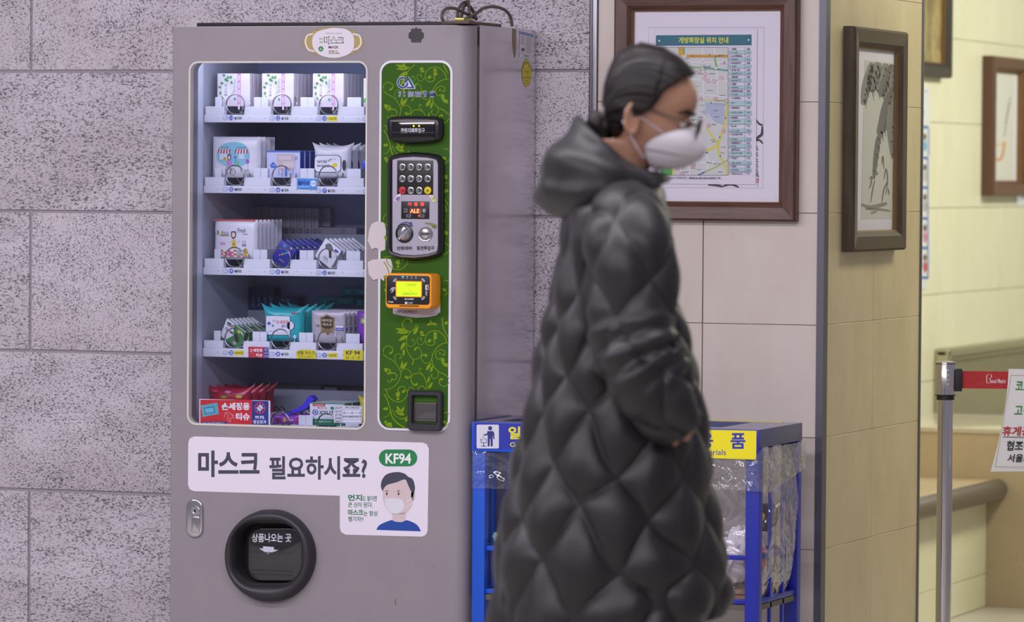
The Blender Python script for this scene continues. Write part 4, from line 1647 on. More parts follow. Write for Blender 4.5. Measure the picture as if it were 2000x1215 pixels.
def art_cook(a):
    a.text('Fresh', 58, 21, 76, 32, (90, 84, 100)).text('tissue', 70, 33, 81, 38, (120, 112, 130))
    a.ell(48, 37, 6, 11, (84, 46, 40)).ell(48, 38, 3.8, 6.5, (236, 214, 206)).poly([(42, 23), (54, 23), (52, 29), (44, 29)], (236, 234, 240))
    a.poly([(46, 50), (51, 50), (56, 72), (42, 72)], (226, 204, 50)).ell(48.5, 61, 2.2, 3, (170, 90, 60))
    a.stroke([(46, 53), (36, 58), (34, 53)], 1, (220, 190, 180)).stroke([(52, 53), (60, 57), (62, 50)], 1, (220, 190, 180))
    a.rect(17, 38, 37, 41, (160, 130, 90)).ell(22, 33, 2.6, 5, (130, 200, 80)).ell(28, 34, 2.8, 4, (214, 150, 200)).ell(34, 34, 2.6, 4, (150, 190, 220)).rect(10, 28, 13, 38, (170, 60, 66))
    a.ell(20, 60, 3, 4, (214, 150, 200)).ell(26, 60, 3, 4, (214, 150, 200))
    for x in (70, 75):
        a.rect(x, 52, x + .8, 62, (70, 66, 76)).ell(x + .4, 64, 1.4, 3, (70, 66, 76))
    a.poly([(17, 76), (80, 76), (84, 94), (13, 94)], (236, 226, 226))
    for i in range(8):
        for j in range(4):
            if (i + j) % 2 == 0:
                a.rect(16 + i * 8.2, 76 + j * 4.4, 24.2 + i * 8.2, 80.4 + j * 4.4, (206, 106, 80))
    for x, y, c_ in ((18, 84, (206, 130, 200)), (40, 86, (210, 90, 150)), (62, 82, (150, 190, 214)), (76, 85, (206, 196, 60)), (76, 78, (170, 160, 60))):
        a.ell(x, y, 4, 7, c_)


PCH = mat('white_film', (230, 228, 236), .28, spec=.6)
o = pouch('tissue_packet', 412.5, 267, 506, 347, .142, .024, PCH, '', 'tissues', art_cafe, seed=1, pw=7)
row_copies(o, 4, .030, 'white tissue packet with a cafe and bicycle picture on the second shelf', 'cafe tissue packets')
o = pouch('tissue_packet', 416.5, 429, 500, 507, .142, .024, PCH, '', 'tissues', art_cook, seed=3, pw=7)
b = MB()
A_, B_ = onY(418, 429, .15), onY(498, 431.5, .15)
b.box((A_.x, .144, B_.z - .001), (B_.x, .166, A_.z + .001), mat('red_seam', (206, 96, 96), .4), .001)
b.build('top_seam', o)
row_copies(o, 7, .026, 'white tissue packet with a cook and checked table picture on the third shelf', 'cook tissue packets')


def art_band(a):
    a.rect(0, 0, 100, 7, (96, 120, 200))
    a.poly([(30, 14), (84, 14), (86, 70), (40, 72), (30, 40)], (206, 186, 190))
    a.rrect(36, 20, 74, 34, 4, (220, 206, 210)).rrect(48, 40, 82, 60, 5, (220, 204, 206))
    a.poly([(10, 54), (20, 42), (30, 56), (24, 64), (14, 64)], (44, 90, 190)).text('PURE', 15, 52, 26, 57, (226, 230, 246))
    a.text('상처 밴드', 44, 66, 50, 96, (80, 90, 150), 0, rot=-90).rect(55, 62, 62, 96, (90, 120, 200))
    a.text('25', 85, 22, 92, 36, (80, 86, 130), 0, rot=90)
    for x in (36, 70, 78):
        a.rect(x, 64, x + 1.4, 92, (120, 128, 190))


o = boxp('bandage_carton', 521, 294, 586, 347, .142, .026, mat('pale_blue_card', (204, 208, 236), .45), '', 'box', art_band, side=mat('blue_card', (40, 70, 180), .45))
row_copies(o, 3, .034, 'pale blue bandage carton on the second shelf', 'bandage cartons')


def art_wipe(a):
    BK = (40, 44, 66)
    a.rrect(7, 30, 78, 82, 12, BK)
    a.rrect(8.6, 31.6, 76.4, 80.4, 11, (234, 234, 242))
    a.text('NATURE', 15, 46, 41, 54, BK, .03).text('RAVIANGE', 15, 58, 48, 66, BK, .03)
    a.poly([(52, 62), (58, 54), (66, 54), (70, 62), (64, 66), (55, 66)], (226, 206, 40))
    a.poly([(43, 46), (52, 40), (54, 44), (45, 50)], BK).poly([(45, 46), (51.5, 42), (52.5, 43.6), (46, 48)], (234, 234, 242))
    a.text('4.3g', 57, 40, 64, 44, BK)
    a.ell(86, 60, 5, 16, BK)


o = pouch('wipes_packet', 609, 283, 683, 349, .142, .034, PCH, '', 'wipes', art_wipe, seed=5, ear=1.4, pw=6)
row_copies(o, 4, .046, 'white wet wipes packet with black lettering on the second shelf', 'white wipes packets')
t = thing('rolled_pack', 'blue rolled pack at the right end of the second shelf', 'pack', (.535, .16, 1.44))
mb = MB()
p = onY(712, 322, .15)
mb.lathe([(.004, -.004), (.012, -.002), (.014, .004), (.014, .05), (.012, .056), (.002, .058)], (p.x + .006, .145, p.z), 1, mat('blue_film', (60, 90, 210), .25), 18)
mb.build('roll', t)


def art_game(a):
    a.ell(36, 14, 8, 6, (120, 200, 230)).ell(38, 13, 5, 4, (30, 50, 160))
    a.poly([(66, 6), (72, 3), (78, 9), (74, 14), (68, 12)], (226, 200, 60))
    for i, c_ in enumerate(((226, 90, 60), (226, 180, 50), (120, 200, 90), (90, 200, 220), (206, 110, 190))):
        a.ell(36 + i * 9, 64 - i * 9, 4.4, 4.6, c_, 10)
    a.text('HAPPY', 12, 34, 40, 42, (90, 110, 210)).tiny(44, 76, 78, 82, (210, 180, 90), 5)


BLU = mat('royal_blue_card', (34, 44, 150), .35)
o = tilted('gum_carton', [(549, 467), (579.5, 487), (558, 525), (527.5, 503)], .142, .012, BLU, '', 'box', art_game, side=mat('blue_side', (40, 90, 190), .4))
row_copies(o, 8, .0385, 'dark blue tilted carton with coloured dots on the third shelf', 'blue tilted cartons')


def art_xray(a):
    BK = (46, 46, 58)
    a.poly(spline([(18, 26), (24, 12), (40, 8), (58, 16), (62, 30), (48, 36), (28, 38), (18, 26)], 4), BK)
    for i in range(5):
        a.stroke([(24 + i * 7, 13), (28 + i * 7, 34)], 1.6, (206, 206, 216))
    a.poly([(44, 34), (60, 32), (78, 58), (66, 62)], BK)
    a.rect(70, 10, 90, 20, (70, 70, 170)).text('Zena', 40, 68, 66, 78, (60, 60, 76)).tiny(44, 82, 74, 86, (130, 130, 146), 6)


o = tilted('white_carton', [(636, 465), (667, 491), (645, 525), (615, 501)], .142, .010, PWH, '', 'box', art_xray)
row_copies(o, 7, .030, 'white tilted carton with a black drawing on the third shelf', 'white tilted cartons')

# stock standing at the back of the third row
GC = mat('grey_white_card', (150, 146, 156), .6)
for i in range(10):
    x0 = 482.6 + i * 14
    o = boxp('stock_carton', x0, 404.5 + i * .3 - (2 if i == 2 else 0), x0 + 13.2, 460, .402, .045, GC, 'upright grey carton behind the third shelf, %s from the left' % (['first'] + ORD[1:])[i], 'box',
             (lambda a: (a.text('MASK', 32, 20, 56, 70, (110, 106, 118), 0, rot=90), a.ring(50, 84, 24, 6, (96, 92, 104), ry=6, n=10))) if i > 4 else None)
    o['group'] = 'upright grey cartons at the back'
boxp('stock_carton', 622, 407, 645, 443, .43, .02, GC, 'wide grey carton at the back right of the third shelf', 'box')
boxp('stock_carton', 623, 444.5, 671, 460.5, .402, .045, GC, 'lying grey carton at the back of the third shelf nearer the middle', 'box', lambda a: a.frame(6, 18, 94, 80, 5, (118, 114, 126)))
boxp('stock_carton', 672, 445, 696, 461, .402, .045, GC, 'lying grey carton at the back of the third shelf nearer the right edge', 'box')


def art_candy(a):
    a.poly([(40, 0), (100, 0), (100, 100), (30, 100), (55, 55)], (52, 132, 62))
    a.poly([(62, 10), (78, 8), (82, 20), (70, 28)], (232, 206, 50))
    a.text('캔디', 8, 8, 52, 28, (40, 40, 44), .04)
    a.text('GUM', 10, 40, 50, 54, (40, 60, 50), .02)
    a.poly(spline([(56, 40), (66, 34), (82, 50), (90, 66), (78, 72), (64, 60), (56, 40)], 3), (60, 40, 40))
    a.ell(72, 84, 9, 8, (206, 150, 200))


o = tilted('candy_carton', [(443, 622), (479, 650), (466, 683), (430, 656)], .142, .013, PWH, '', 'box', art_candy, side=mat('green_side', (60, 130, 60), .4))
row_copies(o, 7, .026, 'white and green tilted candy carton on the fourth shelf', 'tilted candy cartons')


def art_teal(a):
    a.poly(rr(11, 24, 70, 78, 3, 3), (56, 70, 110))
    a.poly(rr(12, 25, 69, 77, 3, 3), (226, 224, 234))
    a.ell(71, 51, 9, 12, (56, 70, 110)).ell(70, 51, 8.6, 11.4, (226, 224, 234))
    a.rect(62, 26, 68.8, 76, (226, 224, 234))
    a.text('안심', 27, 35, 36, 42, (110, 120, 160), .01)
    a.text('손세정용', 37, 36.5, 66, 47, (206, 60, 76), .02).text('물티슈', 49, 49, 66, 57, (70, 80, 150), .02)
    for x, y, c_ in ((19, 46, (60, 120, 190)), (28, 52, (190, 206, 224))):
        a.rect(x - 1.4, y - 6, x + 1.4, y + 6, c_).rect(x - 5, y - 2, x + 5, y + 2, c_)
    a.text('VIRUS', 70, 13, 90, 19, (170, 50, 80), .03)
    a.ell(81, 82, 4, 5, (226, 230, 240)).text('70', 79, 80, 83, 84.5, (40, 70, 150))
    a.tiny(16, 66, 40, 69, (150, 156, 180), 8)


TEAL = mat('teal_film', (36, 170, 176), .25, spec=.6)
o = pouch('hand_wipe_packet', 510.5, 600, 592, 670, .142, .036, TEAL, '', 'wipes', art_teal, seed=8, ear=1.8, pw=6)
row_copies(o, 4, .056, 'teal hand wipe packet with a white label on the fourth shelf', 'teal wipes in the coil')
for i, (x0, y0, x1, y1, s_) in enumerate(((613, 580, 689, 595, 'left'), (662, 562, 725, 579, 'upper right'), (690, 583, 735, 598, 'lower right'))):
    o = pouch('hand_wipe_packet', x0, y0, x1, y1, .40, .05, TEAL, 'teal wipe packet in shadow behind the fourth shelf, the %s one' % s_, 'wipes', lambda a: a.text('VIRUS', 36, 40, 62, 66, (30, 70, 90), .03), seed=20 + i, ear=1)
    o['group'] = 'teal wipes stored at the back'


def art_bio(a):
    a.poly([(28, 20), (38, 18), (48, 11), (58, 18), (70, 20), (69, 52), (62, 60), (48, 66), (36, 60), (29, 52)], (160, 130, 50))
    a.poly([(31, 23), (48, 15), (67, 23), (66, 50), (48, 62), (32, 50)], (52, 40, 36))
    a.text('바이오', 34, 25, 64, 35, (222, 206, 160), .02).text('마스크', 36, 38, 62, 47, (222, 206, 160), .02)
    a.rect(30, 56, 68, 68, (150, 120, 48)).poly([(44, 66), (56, 66), (50, 76)], (120, 90, 30))
    a.rect(74, 46, 96, 52, (226, 224, 236)).rect(74, 52, 96, 61, (80, 76, 180)).tiny(76, 54.5, 94, 58.5, (206, 206, 236), 6)
    a.stroke(spline([(74, 76), (84, 66), (92, 76), (94, 92)], 4), .7, (130, 126, 136))
    a.text('1매', 15, 42, 25, 52, (80, 76, 84))


o = pouch('mask_packet', 607.5, 607, 673.5, 670, .142, .012, mat('silver_film', (186, 178, 186), .35, .2), '', 'mask', art_bio, seed=11, pw=8)
row_copies(o, 6, .030, 'silver face mask packet with a brown crest on the fourth shelf', 'silver mask packets')
pouch('purple_packet', 695, 608, 760, 672, .142, .02, mat('purple_film', (122, 60, 170), .35), 'purple packet with a green patch at the right end of the fourth shelf', 'packet', lambda a: (a.rrect(14, 20, 70, 40, 6, (120, 160, 50)), a.text('h', 20, 24, 28, 36, (226, 230, 226), .03), a.text('k', 26, 52, 36, 70, (222, 190, 60), .03)), seed=12)
NVY = mat('navy_card', (36, 44, 92), .5)
for i in range(5):
    x0 = 477 + i * 11.6
    o = boxp('navy_carton', x0, 562, x0 + 11, 613, .402, .045, NVY, 'upright navy carton lettered PLAID behind the fourth shelf, %s from the left' % (['first'] + ORD[1:])[i], 'box', lambda a: a.text('PLAID', 30, 36, 70, 70, (150, 154, 190), .01, rot=90))
    o['group'] = 'upright navy cartons at the back'
boxp('navy_carton', 535, 593, 582, 605, .402, .045, NVY, 'lower lying navy carton at the back of the fourth shelf', 'box')
boxp('navy_carton', 535, 580, 582, 592.5, .402, .045, NVY, 'lying navy carton lettered PLAID on top of another navy carton', 'box', lambda a: a.text('PLAID', 32, 26, 68, 72, (150, 154, 190), .01))

# bottom row
RF = mat('red_film', (170, 30, 56), .22, spec=.7)


def art_jelly(a):
    for x, y, c_ in ((20, 10, (206, 60, 100)), (50, 12, (214, 130, 170)), (40, 26, (170, 150, 40)), (60, 34, (120, 110, 30)), (76, 24, (206, 190, 60)), (24, 40, (80, 30, 60))):
        a.ell(x, y, 8, 4, c_, 10)


o = pouch('jelly_packet', 404, 757, 487, 829, .142, .03, RF, '', 'snack', art_jelly, seed=15, ear=2.2, pw=5)
row_copies(o, 4, .05, 'dark red glossy snack packet behind the red sign on the bottom shelf', 'red snack packets')
t = thing('candy_bar', 'purple wrapped candy bar lying in the bottom coil', 'candy', (.27, .15, .8))
o = pouch('candy_bar_tmp', 530, 811, 585, 829, .136, .016, mat('violet_film', (150, 60, 180), .25, spec=.7), 'x', 'candy', lambda a: (a.ell(22, 55, 7, 24, (110, 40, 50)), a.ell(48, 50, 7, 26, (220, 190, 120)), a.ell(92, 48, 5, 18, (190, 40, 110)), a.rect(58, 36, 80, 62, (206, 180, 220))), seed=16, ear=1)
for ch in list(o.children):
    wl_ = wloc(ch)
    ch.parent = t
    ch.location = wl_ - Vector(t.location)
bpy.data.objects.remove(o)
o = t
row_copies(o, 3, .05, 'purple wrapped candy bar on the bottom shelf', 'purple candy bars')
t = thing('blue_strip', 'bent violet blue plastic strip sticking up on the bottom shelf', 'strip', (.33, .2, .82))
mb = MB()
sp_ = spline([tuple(onY(x, y, .2)) for x, y in ((560, 811), (578, 803), (594, 797), (603, 789), (610, 779), (614, 776))], 6)
VB = mat('violet_plastic', (72, 60, 214), .3)
rings = []
for i, p in enumerate(sp_):
    wd = lerp(.006, .010, min(1, i / 20))
    rings.append([(p[0] - wd * .6, .185, p[2] + wd * .5), (p[0] + wd * .6, .185, p[2] - wd * .5), (p[0] + wd * .6, .215, p[2] - wd * .5), (p[0] - wd * .6, .215, p[2] + wd * .5)])
mb.loft(rings, VB)
mb.build('strip', t)


def art_xyl(a):
    a.rect(0, 0, 100, 5, (44, 150, 110)).rect(0, 72, 100, 100, (30, 120, 84))
    a.poly([(8, 5), (46, 5), (44, 16), (10, 16)], (206, 40, 50)).tiny(12, 8, 42, 13, (236, 226, 226), 7)
    a.text('LOTTE', 28, 20, 50, 26, (190, 50, 60), .01).ell(25, 23, 2.4, 3, (190, 50, 60), 10)
    a.ring(16, 43, 7, 3, (44, 90, 170), ry=11).rect(12.5, 41.5, 19.5, 44.5, (44, 90, 170)).rect(14.8, 37.5, 17.2, 48.5, (44, 90, 170))
    a.text('XYLITOL', 27, 35, 92, 52, (34, 70, 80), .015)
    a.ell(66, 23, 6, 7, (40, 140, 80)).tiny(16, 80, 66, 86, (200, 226, 210), 9)


o = boxp('gum_box', 605, 787, 672, 831, .142, .05, PWH, '', 'box', art_xyl, side=mat('green_side'))
row_copies(o, 3, .056, 'white and green gum box on the bottom shelf', 'gum boxes')
pouch('yellow_packet', 698, 777, 752, 831, .142, .03, mat('yellow_film', (206, 196, 50), .3), 'yellow packet at the right end of the bottom shelf', 'packet', lambda a: a.text('농', 24, 30, 40, 52, (60, 60, 30), .04), seed=18, ear=1.6)
for i in range(3):
    for j in range(2):
        x0 = 484.5 + i * 47.8
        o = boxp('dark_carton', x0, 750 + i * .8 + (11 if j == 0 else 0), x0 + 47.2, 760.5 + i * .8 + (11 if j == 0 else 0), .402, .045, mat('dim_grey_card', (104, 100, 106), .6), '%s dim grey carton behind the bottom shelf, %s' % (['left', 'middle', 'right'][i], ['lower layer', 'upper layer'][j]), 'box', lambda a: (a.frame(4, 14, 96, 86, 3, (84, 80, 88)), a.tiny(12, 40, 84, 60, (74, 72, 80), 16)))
        o['group'] = 'flat grey cartons at the back'
boxp('black_carton', 629.5, 754, 662, 772, .402, .045, mat('black_card', (34, 32, 36), .5), 'black carton with a barcode at the back of the bottom shelf', 'box', lambda a: (a.rect(12, 18, 86, 78, (150, 146, 154)), [a.rect(22 + i * 5.2, 28, 22 + i * 5.2 + (1.6 if i % 3 else 3), 66, (60, 58, 64)) for i in range(11)]))
boxp('maroon_carton', 663.5, 756, 712, 773, .402, .045, mat('maroon_card', (62, 26, 32), .5), 'dark maroon carton at the back right of the bottom shelf', 'box', lambda a: a.text('CACAO', 30, 26, 76, 50, (140, 60, 66)))

# ================================================================== framed map on the cream wall
WOOD = grain('dark_brown_wood', (98, 66, 52), (58, 36, 30), (90, 90, 6), .35, .5, .3, .7)
WOODH = grain('dark_brown_wood_flat', (98, 66, 52), (58, 36, 30), (6, 90, 90), .35, .5, .3, .7)
GOLD = mat('gilt_slip', (128, 92, 40), .6, .3)
MATB = mat('mat_board', (226, 222, 232), .6)


def picture(name, label, ax, plane, a0, a1, z0, z1, w, th, m_up, m_ac, slip=.0028, lip=.006, matm=MATB):
    """picture frame on a wall; ax=1: wall faces -Y, ax=0: wall faces +X. Four mitred rails, gilt slip, board"""
    t = thing(name, label, 'picture', ((a0 + a1) / 2, plane, z0) if ax == 1 else (plane, (a0 + a1) / 2, z0))
    sg = -1 if ax == 1 else 1
    O = [(a0, z0), (a1, z0), (a1, z1), (a0, z1)]
    I = [(a0 + w, z0 + w), (a1 - w, z0 + w), (a1 - w, z1 - w), (a0 + w, z1 - w)]

    def p3(p, d):
        return (p[0], plane + sg * d, p[1]) if ax == 1 else (plane + sg * d, p[0], p[1])
    for k in range(4):
        o0, o1, i0, i1 = O[k], O[(k + 1) % 4], I[k], I[(k + 1) % 4]
        mb = MB()
        prof = [(0, 0), (0, th * .8), (.12, th), (.75, th * .92), (1, th * .62), (1, 0)]
        ra = [p3((lerp(o0[0], i0[0], s_), lerp(o0[1], i0[1], s_)), d) for s_, d in prof]
        rb = [p3((lerp(o1[0], i1[0], s_), lerp(o1[1], i1[1], s_)), d) for s_, d in prof]
        mb.loft([ra, rb], m_up if k % 2 else m_ac)
        mb.build('frame_rail', t, angle=20)
    mb = MB()
    I2 = inset(I, slip)
    mb.loft([[p3(p, th * .62) for p in I], [p3(p, th * .5) for p in I2], [p3(p, th * .25) for p in I2]], GOLD, False, False)
    mb.build('gilt_slip', t)
    mb = MB()
    J_ = inset(I, -.004)
    mb.loft([[p3(p, th * .12) for p in J_], [p3(p, th * .26) for p in J_]], matm)
    mb.build('mat_board', t)
    return t


zt_ = onY(1380, 20, .48).z + .048
fm = picture('framed_map', 'large brown wooden frame with a printed toilet location map behind the walking person', 1, .5, 1.049, 1.549, 1.334, zt_, .047, .032, WOOD, WOODH)
MYf = .5 - .032 * .26
a = Art(mY(MYf), (0, -1, 0), .0004)
a.poly([(1266, 52), (1493, 52.5), (1491, 368.5), (1265, 367)], (206, 203, 212))
a.poly([(1268, 55), (1491, 55.5), (1489, 366), (1267, 365)], (224, 220, 230))
K = (60, 54, 62)
for pts, ws in (([(1476, 232), (1481, 240), (1487, 244), (1490, 243)], 4), ([(1489, 246), (1488, 262), (1481, 268), (1477, 274)], 6), ([(1477, 275), (1484, 274), (1490, 281)], 4), ([(1383, 361), (1400, 362), (1412, 365)], 5), ([(1412, 364), (1428, 360), (1443, 366)], 5)):
    P = spline(pts, 5)
    a.stroke(P, [ws * (.35 + .65 * math.sin(math.pi * (i + 1) / (len(P) + 1))) for i in range(len(P))], K)
for i, y in enumerate((288, 300, 312, 322, 332, 340)):
    a.stroke(spline([(1477, y), (1480, y - 2), (1478, y + 4), (1481, y + 3), (1479, y + 7)], 3), 1.1, K)
a.stroke(spline([(1476, 345), (1480, 338), (1482, 348), (1480, 365)], 4), 1, K)
a.frame(1475, 349, 1481.5, 357, 1.3, (190, 60, 60)).tiny(1476.5, 351, 1480, 355.5, (190, 60, 60), 2)
a.build('ink_painting', fm, 'ink brush painting partly covered by the map')
mb = MB()
A_, B_ = onY(1275, 58, MYf - .003), onY(1476, 360.5, MYf - .003)
mb.box((A_.x, MYf - .0035, B_.z), (B_.x, MYf - .0025, A_.z), mat('map_paper', (222, 217, 228), .4))
ms = mb.build('map_sheet', fm)
a = Art(mY(MYf - .0035), (0, -1, 0), .0003, .00002)
TE = (28, 104, 120)
a.poly([(1281, 69), (1468, 67.5), (1468, 88.5), (1281, 89.5)], TE)
a.ell(1287.5, 79.5, 1.8, 1.8, (226, 230, 236), 10).ell(1462, 78, 1.8, 1.8, (226, 230, 236), 10)
a.text('개방화장실 위치 안내', 1325.5, 72.5, 1422.5, 84.5, (226, 226, 20), .02)
x0, x1, y0, y1 = 1282, 1422.5, 92, 342.5
a.rect(x0, y0, x1, y1, (204, 206, 202))
a.poly([(1378, 200), (1415, 203), (1418, 245), (1395, 242), (1381, 226), (1366, 218), (1378, 214)], (172, 182, 202))
a.poly([(1393, 201), (1420, 202), (1420, 206), (1393, 205)], (160, 172, 190))
WHT = (226, 226, 230)
for p in ([(1345, 112), (1347, 342)], [(1372, 92), (1373, 135), (1374, 200)], [(1395, 92), (1399, 135), (1402, 180)], [(x0, 150), (x1, 158)], [(x0, 175), (x1, 190)], [(1382, 222), (1395, 240), (1418, 248)], [(1382, 300), (1382, 330)], [(x0, 120), (x1, 122)], [(1360, 250), (1300, 262)], [(x0, 225), (1362, 228)], [(1395, 315), (1360, 318)], [(1310, 150), (1312, 250)], [(1325, 262), (1330, 342)], [(1365, 262), (1372, 300)]):
    a.stroke(p, 1.6, WHT)
YL, GRNL = (214, 206, 90), (96, 170, 66)
a.stroke([(1330, 92), (1332, 108)], 12, (206, 160, 40)).stroke([(1335.5, 93), (1336, 104)], 3.4, (110, 170, 70))
a.stroke([(1341, 109.5), (1422, 109.5)], 5.6, (206, 150, 30)).stroke([(1345, 111), (1422, 111.4)], .8, (120, 100, 60))
a.stroke([(1396, 113), (1399.5, 131)], 3, (96, 176, 60))
a.stroke([(1347, 131.5), (1371, 132)], 3.6, (140, 180, 130)).stroke([(1374, 132.5), (1395, 135)], 3.6, (90, 160, 130)).stroke([(1401, 135), (1422, 138)], 3.6, (96, 160, 150))
a.stroke([(1370, 196), (1422, 197)], 2.6, (200, 206, 130)).stroke([(1398, 197), (1416, 197)], 1.8, (90, 170, 60))
a.stroke(spline([(1421, 195), (1420, 215), (1415, 245), (1408, 265), (1403, 282), (1404, 300), (1415, 320), (1421, 342)], 4), 5.5, (206, 204, 110))
a.stroke(spline([(1403, 284), (1390, 290), (1375, 297), (1362, 300), (1345, 306)], 4), 5, YL)
a.stroke([(1380, 250), (1390, 266), (1401, 280)], 3.6, YL)
a.stroke([(1421, 314), (1408, 322), (1390, 330), (1365, 342)], 3.4, (206, 206, 110)).stroke([(1422, 312), (1395, 328), (1376, 336)], 1, (70, 130, 130)).stroke([(1377, 336), (1364, 342)], 2.4, (40, 90, 170))
a.rect(1290, 328, 1313, 342.5, (80, 160, 70)).rect(1313, 328, 1316.5, 342.5, YL)
rn = random.Random(9)
for i in range(74):
    x, y = rn.uniform(x0 + 4, x1 - 14), rn.uniform(y0 + 2, y1 - 4)
    a.tiny(x, y, x + rn.uniform(7, 13), y + 1.8, (70, 68, 76), rn.randint(4, 6), i)
for x, y in ((1353, 109), (1386, 107), (1405, 109), (1398, 111), (1386, 130), (1389, 201), (1417, 231), (1406, 268), (1371, 294), (1379, 298), (1407, 305), (1381.5, 298), (1415, 122)):
    a.ell(x, y, 1.6, 1.6, (50, 90, 180), 10)
for x, y, s_ in ((1366, 139, '3'), (1377, 145, '4'), (1376, 153, '5'), (1383, 158, '6'), (1394.5, 159, '7'), (1409, 153, '9'), (1369.5, 193.5, '14'), (1397.5, 193.5, '15'), (1419, 197, '17'), (1384, 245, '21'), (1414, 256, '22'), (1362, 298, '26'), (1366, 304.5, '28'), (1352, 323, '30'), (1333.5, 326, '31'), (1323, 328.5, '32'), (1332, 339, '33')):
    a.ell(x, y, 3.8, 3.8, (176, 50, 54), 16)
    a.ell(x, y, 3.1, 3.1, (226, 214, 216), 16)
    a.text(s_, x - 1.1 * len(s_), y - 1.6, x + 1.1 * len(s_), y + 1.6, (150, 40, 46), .02)
a.frame(x0, y0, x1, y1, .6, (96, 120, 130))
ty = [92]
for i in range(33):
    ty.append(ty[-1] + (8.9 if i in (14, 15, 16, 17, 19, 20, 22, 27, 28) else 6.35))
kk = (342 - 92) / (ty[-1] - 92)
ty = [92 + (v - 92) * kk for v in ty]
for i in range(33):
    y = ty[i]
    if i % 2 == 1:
        a.rect(1423.5, y, 1467, ty[i + 1], (170, 202, 206))
    h_ = min(ty[i + 1] - y, 6.4)
    a.tiny(1425, y + h_ * .3, 1427.2, y + h_ * .75, (176, 60, 70), 1)
    nn = 3 + (i * 7) % 5
    a.tiny(1429, y + h_ * .26, 1429 + nn * 3.1, y + h_ * .8, (80, 84, 92), nn, i)
    a.tiny(1459, y + h_ * .26, 1465, y + h_ * .8, (90, 94, 102), 2, i)
    a.rect(1423.5, y - .15, 1467, y + .15, (120, 140, 146))
a.rect(1455.3, 92, 1455.8, 342, (120, 140, 146))
a.text("안내 '공중화장실'및 '개방화장실'은", 1288, 345.2, 1343, 349, (50, 56, 90), .012)
a.tiny(1346, 345.6, 1409, 349, (50, 56, 90), 20)
a.build('map_print', ms)
mb = MB()
mb.box((1.097, .4705, 1.382), (1.501, .472, zt_ - .049), clear('picture_glass', (250, 250, 252), gloss=.03, rough=.03))
mb.build('glazing', fm)

# ================================================================== ink painting on the pillar end
FW = .040
pp = picture('framed_painting', 'tall dark framed ink painting of hanging palm leaves on the tan pillar', 0, XP, .668, 1.176, 1.254, 1.844, .052, .034, grain('dark_frame_wood', (84, 72, 60), (62, 52, 44), (60, 60, 6), .3), mat('dark_frame_wood2', (80, 70, 58), .7, spec=.2))
PXf = XP + .034 * .26
a = Art(lambda x, y: onX(x, y, PXf), (1, 0, 0), .0004)
a.poly([(1689, 118), (1752, 124), (1749, 427), (1681.5, 428)], (206, 206, 196))
I1, I2 = (138, 138, 130), (112, 112, 106)
for pts, wd, c_ in (([(1702, 122), (1696, 150), (1690, 180), (1686, 205)], 12, I1), ([(1716, 122), (1706, 150), (1702, 180)], 16, I1), ([(1730, 124), (1722, 160), (1712, 178)], 14, I1), ([(1742, 126), (1736, 150), (1726, 170), (1722, 190)], 14, I2), ([(1746, 130), (1744, 160), (1738, 200)], 10, I1), ([(1746, 170), (1736, 200), (1726, 240), (1716, 262)], 16, I2), ([(1738, 205), (1738, 250), (1744, 310)], 9, I1), ([(1728, 240), (1716, 270), (1710, 310), (1706, 350)], 7, I2), ([(1746, 180), (1744, 230), (1740, 262)], 8, I1)):
    P = spline(pts, 8)
    n_ = len(P)
    a.stroke(P, [1.5 * wd * (.3 + .7 * math.sin(math.pi * (i + 1.2) / (n_ + 1.4))) for i in range(n_)], c_)
    for i in range(2, n_ - 2, 3):
        a.stroke([P[i], (P[i][0] - 5 + (i % 3) * 5, P[i][1] + wd * 1.5)], [5, .6], c_)
for pts in ([(1697, 350), (1702, 345), (1700, 362), (1696, 368)], [(1722, 320), (1724, 305), (1726, 330)], [(1726, 350), (1730, 330), (1733, 350), (1730, 380)], [(1700, 395), (1704, 370), (1708, 352)], [(1722, 395), (1726, 370), (1732, 356)], [(1712, 342), (1714, 336)], [(1734, 368), (1736, 380)]):
    P = spline(pts, 5)
    a.stroke(P, [2.6 * (.4 + .6 * math.sin(math.pi * (i + 1) / (len(P) + 1))) for i in range(len(P))], I2)
for pts, wd in (([(1682, 399), (1700, 405), (1722, 400), (1732, 397)], 8), ([(1690, 408), (1715, 409), (1738, 412)], 5), ([(1700, 417), (1712, 413)], 4)):
    P = spline(pts, 5)
    a.stroke(P, [wd * (.4 + .6 * math.sin(math.pi * (i + 1) / (len(P) + 1))) for i in range(len(P))], I1)
for i in range(7):
    a.tiny(1743.5, 326 + i * 6, 1746, 330 + i * 6, (90, 90, 86), 1, i)
a.rect(1743, 376, 1746.5, 386, (176, 80, 80))
a.build('ink_painting', pp)
mb = MB()
mb.box((XP + .0215, .722, 1.308), (XP + .0225, 1.122, 1.79), clear('picture_glass', None))
mb.build('glazing', pp)

